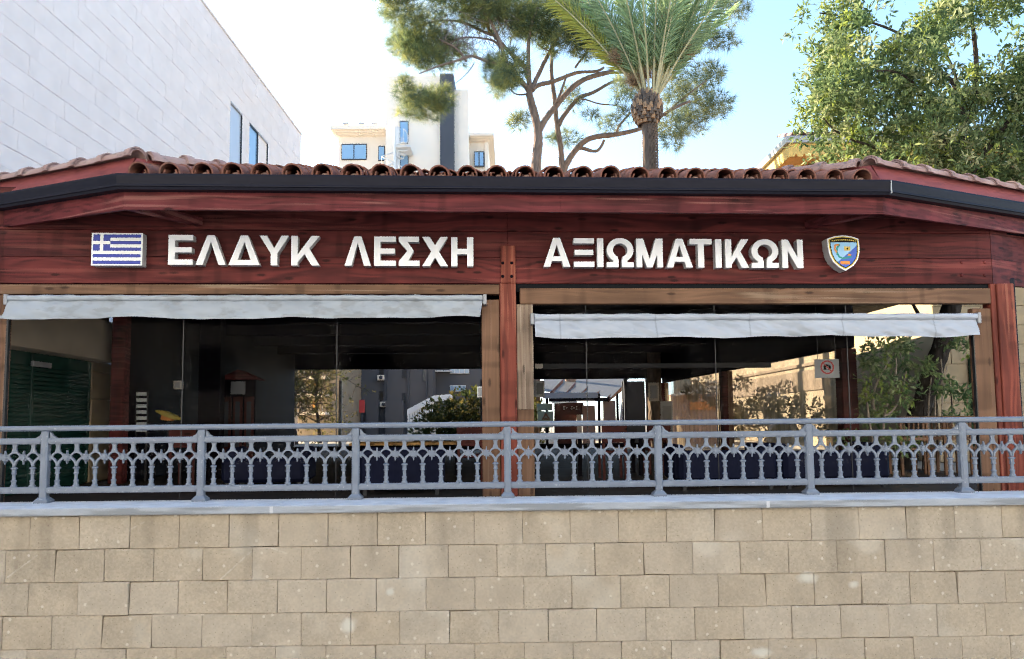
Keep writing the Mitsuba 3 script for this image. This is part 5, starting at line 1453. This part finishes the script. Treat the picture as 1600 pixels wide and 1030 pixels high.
# ------------------------------------------------------------------ behind the pavilion, seen through its rear opening
t = thing('grey_building', 'dark grey building with small windows and cooling units behind the left bay', 'building')
YG = 46.0
def G2(px, py, Y=YG): p = at(px, py, Y); return p[0], p[2]
def gbox(x0, x1, y0, y1, Y0, Y1, ch=0): a, zt = G2(x0, y0, Y0); b, z0 = G2(x1, y1, Y0); return bx(a, b, Y0, Y1, z0, zt, ch)
put('wall', gbox(535, 676, 430, 720, YG, YG + 12), 'greywall', t)
put('wing_wall', gbox(676.2, 836, 470, 720, YG + 2, YG + 12), 'greywall', t)
for x0, x1 in ((561, 564), (600, 604), (636.5, 639.5), (665, 667.5)):
    put('drain_pipe', gbox(x0, x1, 440, 690, YG - .15, YG - .002), 'slate', t)
for x0, x1, y0, y1, m in ((552, 560, 566, 586, 'window_dark'), (592, 600, 566, 588, 'window_dark'), (628, 635, 570, 591, 'window_dark'), (660, 666, 570, 596, 'window_dark'), (551, 558, 610, 628, 'steel_pale'), (592, 599, 611, 630, 'window_dark'), (628, 634, 614, 630, 'window_dark')):
    w = put('window', gbox(x0, x1, y0, y1, YG - .06, YG - .003), 'slate', t)
    put('pane', gbox(x0 + .8, x1 - .8, y0 + 1, y1 - 1, YG - .08, YG - .061), m, w)
for x0, x1, y0, y1 in ((703, 733, 574, 584), (703, 728, 602, 612)):
    w = put('window', gbox(x0, x1, y0, y1, YG + 1.9, YG + 1.997), 'steel_pale', t)
    for k in range(4):
        a = x0 + (x1 - x0) * k / 4; put('pane', gbox(a + .6, a + (x1 - x0) / 4 - .6, y0 + 1, y1 - 1, YG + 1.86, YG + 1.899), 'window', w)
put('white_beam', gbox(676, 706, 579, 580.5, YG + 1.5, YG + 1.99), 'white_paint', t)
for (x0, x1, y0, y1) in ((572, 590, 625, 646), (602, 628, 626, 647)):
    put('low_annex', gbox(x0, x1, y0, y1 + 70, YG - .8, YG - .004), 'greywall', t)
put('white_pipe', gbox(531, 536, 560, 644, YG - .6, YG - .3), 'white_paint', t)
for i, (x, y) in enumerate(((554, 586), (594, 590), (598, 632))):
    a = thing('cooling_unit', f'white cooling unit on the dark grey wall, {["upper left", "upper right", "lower"][i]} one', 'air conditioner', 'cooling units on the grey building')
    put('case', gbox(x - 5, x + 5.5, y - 4, y + 4, YG - .45, YG - .01, .03), 'offwhite', a)
    put('fan_grille', trimesh.Trimesh(*(lambda c: (c.vertices * 1.0, c.faces))(trimesh.creation.cylinder(radius=.11, height=.03, sections=16, transform=trimesh.transformations.translation_matrix([G2(x + 1, y, YG - .46)[0], YG - .465, G2(x, y, YG - .46)[1]]) @ trimesh.transformations.rotation_matrix(math.pi / 2, [1, 0, 0])))), 'slate', a)
t = thing('red_sign', 'small red round topped sign in front of the grey building', 'sign')
Yr = YG - 1.5
put('board', gbox(561, 569.5, 625, 645, Yr, Yr + .08, .02), 'red', t)
put('pole', gbox(564, 566.5, 645.2, 720, Yr, Yr + .06), 'slate', t)

t = thing('stone_facade', 'sunlit pale stone facade with balconies behind the bare tree in the left bay', 'building')
YF = 40.0
put('wall', gbox(440, 529, 470, 720, YF, YF + 10), 'ashlar_far', t)
for k, y in enumerate((560, 588, 616, 644)):
    put('balcony', gbox(462, 508, y, y + 4, YF - 1.0, YF - .003), 'cream', t)
    for j in range(8): put('balcony_bar', gbox(463 + j * 5.8, 463.7 + j * 5.8, y - 9, y - .1, YF - .98, YF - .92), 'metal', t)
    for x in (470, 488, 516): put('window', gbox(x, x + 8, y - 17, y - 1, YF - .05, YF - .003), 'window_dark' if x != 488 else 'ochre', t)

def bare_tree(name, label, trunk, Y, seed, m='bark_grey', n=60, lf=0):
    r = random.Random(seed); t = thing(name, label, 'tree')
    k = limb(trunk, Y, (6, 3), m, t, name='trunk', sides=8)
    tw, tips = [], []
    for i in range(n):
        f = r.uniform(.25, 1); j = f * (len(trunk) - 1); a = int(min(j, len(trunk) - 2)); q = j - a
        x, y = [trunk[a][c] * (1 - q) + trunk[a + 1][c] * q for c in (0, 1)]
        p = at(x, y, Y); d = np.array([r.gauss(0, 1), r.gauss(0, .8), r.gauss(.5, .6)]); d /= np.linalg.norm(d); l = r.uniform(.8, 2.4) * Y / 38
        pts = [p, p + d * l * .5 + [0, 0, r.gauss(0, .1)], p + d * l + [r.gauss(0, .2), 0, r.gauss(-.1, .3)]]
        tw.append(tube(pts, [.035, .02, .01], 4, caps=False)); tips.append(pts[2])
        for _ in range(4):
            b = pts[1] + (pts[2] - pts[1]) * r.random(); e = b + np.array([r.gauss(0, .4), r.gauss(0, .3), r.gauss(0, .4)])
            tw.append(tube([b, (b + e) / 2 + [0, 0, .05], e], [.015, .01, .006], 3, caps=False)); tips.append(e)
    put('twigs', cat(tw), m, t, stuff=True)
    if lf:
        P = np.repeat(np.array(tips), lf, axis=0) + rng.normal(0, .25, (len(tips) * lf, 3)); D = rng.normal(0, 1, P.shape); D /= np.linalg.norm(D, axis=1, keepdims=True)
        V, F, C = leaf_sprays(P, D, 5, .16, .035, cols(P, np.array([[.10, .10, .03], [.16, .13, .04], [.07, .08, .03]]), seed, 1.0))
        foliage('leaves', V, F, C, 'leaves', t)


bare_tree('bare_tree', 'nearly bare tree with tangled twigs before the pale stone facade', [(462, 720), (458, 660), (452, 620), (456, 590), (466, 560), (478, 530)], 34.0, 3, n=70, lf=2)
bare_tree('bare_tree', 'thin tangled tree right of the nearly bare tree', [(500, 720), (497, 660), (494, 620), (498, 580), (505, 550)], 36.0, 5, n=55, lf=2)

def bush(label, ells, Y, per, leafL, pal, seed, name='bush', trunk=None):
    t = thing(name, label, 'bush')
    P, D = ellipsoid_points(ells, per, Y, .3)
    V, F, C = leaf_sprays(P, D, 8, leafL, leafL * .2, cols(P, pal, seed, 1.2)); foliage('foliage', V, F, C, 'leaves', t)
    cx = np.mean([e[0] for e in ells]); cy = np.mean([e[1] for e in ells])
    limb(trunk or [(cx, 760), (cx + 2, (cy + 760) / 2), (cx, cy)], Y, (5, 2), 'bark_grey', t, name='stem', sides=6)
    return t


PB = np.array([[.05, .065, .02], [.08, .085, .025], [.035, .05, .02], [.12, .10, .03]])
bush('wide dark green bush in front of the grey building', [(700, 650, 40, 28), (730, 640, 30, 34), (672, 662, 24, 16), (755, 650, 28, 30), (690, 690, 50, 24), (745, 690, 40, 24)], 31.0, 70, .26, PB, 4)
bush('green bush behind the pale green signboards', [(838, 640, 12, 18), (846, 668, 12, 16), (834, 690, 12, 16)], 30.0, 90, .22, PB, 6)
t = thing('ramp_parapet', 'white sloping balustrade of a ramp beside the dark green bush', 'balustrade')
Yq = 36.0
p0, p1, p2 = at(636, 640, Yq), at(678, 618, Yq), at(706, 616, Yq)
for a, b in ((p0, p1), (p1, p2)):
    v = [[q[0], Yq + dy, q[2] + dz] for q in (a, b) for dy in (0, .3) for dz in (0, -.28)]
    put('coping', trimesh.convex.convex_hull(np.array(v)), 'white_paint', t)
for k in range(11):
    q = p0 + (p1 - p0) * (k + .5) / 11
    put('baluster', bx(q[0] - .04, q[0] + .04, Yq + .08, Yq + .22, q[2] - 1.1, q[2] - .25), 'white_paint', t)
put('base', trimesh.convex.convex_hull(np.array([[q[0], Yq + dy, z] for q in (p0, p2) for dy in (0, .3) for z in (q[2] - 1.101, FZ)])), 'offwhite', t)

# shelter behind the right bay
t = thing('rear_shelter', 'timber shelter with sloping rafters and pale panels behind the right bay', 'shelter')
YR = 34.0
for x0, y0, x1, y1 in ((868, 592, 862, 615), (890, 594, 884, 618), (915, 596, 906, 620), (940, 598, 928, 622), (965, 600, 950, 624)):
    a, b = at(x0 + 14, y0 + 2, YR), at(x1, y1, YR - 5)
    put('rafter', tube([a, b], .11, 4), 'wood_soffit', t)
put('eave_board', cat([gbox(848, 934, 614, 622, YR - 5.2, YR - 5.1)]), 'pane_grey', t)
put('roof_sheet', trimesh.Trimesh([[*at(850, 590, YR)], [*at(985, 590, YR)], [*at(955, 621, YR - 5)], [*at(848, 612, YR - 5)]], [[0, 1, 2], [0, 2, 3]], process=False), 'slate', t)
put('beam', gbox(858, 950, 622.5, 627, YR - 5.2, YR - 5), 'wood_dark', t)
for x0, x1, y, m in ((862, 900, 628.5, 'white_paint'), (900.4, 930, 626.5, 'offwhite')):
    put('lamp_strip', gbox(x0, x1, y - .9, y + .9, YR - 5.3, YR - 5.22), m, t)
put('brown_board', gbox(866, 912, 630, 648, YR - 4.6, YR - 4.5), 'brown_red', t)
pr('brown_red', (0.085, 0.03, 0.025), .7)
for i, (x, w) in enumerate(((880, 3), (884.5, 2), (892, 2), (896, 2), (900, 2))):
    for j in range(3):
        if (i + j) % 2 == 0: put('pale_mark', gbox(x, x + w, 635 + j * 1.8, 636.4 + j * 1.8, YR - 4.64, YR - 4.601), 'white_paint', t)
put('brown_board', gbox(866, 902, 648.3, 720, YR - 4.4, YR - 4.3), 'brown_red', t)
for x0, x1, y0, m in ((901.5, 910, 648, 'cream'), (910.4, 931, 634, 'pinkwall'), (943, 963.5, 626, 'pinkwall')):
    put('pale_panel', gbox(x0, x1, y0, 720, YR - 4.8, YR - 4.62), m, t)
pr('pinkwall', proc(lambda p, n, uv: mi.Color3f(0.44, 0.30, 0.26) * (.75 + .5 * fbm(p.x * 1.5, 0, p.z * 1.5, 4))), .85)
for x in (937, 966, 855):
    put('post', gbox(x - 2.5, x + 2.5, 615, 720, YR - 4.9, YR - 4.7), 'wood_dark', t)
put('tall_panel', gbox(972, 1010, 596, 720, YR - 6, YR - 5.9), 'slate', t)
t = thing('green_signboard', 'pale green signboard with a triangle emblem at the left edge of the right bay', 'sign')
Yv = 29.0
put('upper_board', gbox(839, 863, 631, 641.5, Yv, Yv + .08), 'sage', t); put('lower_board', gbox(840, 864.5, 643, 668, Yv, Yv + .08), 'sage', t)
pr('sage', (0.27, 0.36, 0.31), .6)
tri = [at(846, 656, Yv), at(853, 644.5, Yv), at(860, 656, Yv)]
tp = Polygon([(q[0], q[2]) for q in tri]); m = extr(tp.difference(tp.buffer(-.055)), .012); m.vertices[:, 1] += Yv - .001; put('triangle', m, 'wood_guide', t)
for x in (842, 862): put('leg', gbox(x - .6, x + .6, 668, 730, Yv + .085, Yv + .15), 'metal', t)
t = thing('parasol', 'closed white parasol standing behind the right bay', 'parasol')
c = at(977, 690, 29.0)
put('cover', lathe([(0, 1.9), (.08, 1.85), (.17, 1.2), (.20, .5), (.14, .45), (0, .45)], 12).apply_translation([c[0], 29.0, FZ]), 'white_paint', t, smooth=40)
put('pole', tube([[c[0], 29, FZ], [c[0], 29, FZ + .46]], .03, 6), 'metal', t)

# shrubs and an orange kiosk outside the side panes
bush('sunlit shrubs outside the right side panes', [(1180, 640, 40, 22), (1220, 625, 34, 26), (1260, 640, 30, 22), (1150, 660, 26, 18), (1230, 670, 50, 16), (1290, 655, 22, 22)], 21.0, 60, .15, PB * 1.2, 14, 'hedge_shrub')
bush('loose leafy branches outside the rearmost side panes', [(1100, 600, 20, 14), (1112, 620, 14, 22), (1085, 612, 16, 10), (1160, 600, 16, 8), (1155, 640, 20, 16)], 24.0, 60, .16, PB, 15, 'hanging_bush')
t = thing('orange_kiosk', 'orange and cream kiosk with sloping roof outside the rear side panes', 'kiosk')
Yk = 30.0
put('wall', gbox(1052, 1122, 616, 720, Yk, Yk + 3), 'pinkwall', t); put('orange_band', gbox(1078, 1121, 628, 640, Yk - .05, Yk - .002), 'orange', t)
put('roof', trimesh.convex.convex_hull(np.array([[*at(1050, 620, Yk - .3)], [*at(1124, 606, Yk - .3)], [*at(1050, 616, Yk - .3)], [*at(1124, 602, Yk - .3)], [*at(1050, 616, Yk + 3)], [*at(1124, 602, Yk + 3)]])), 'white_paint', t)
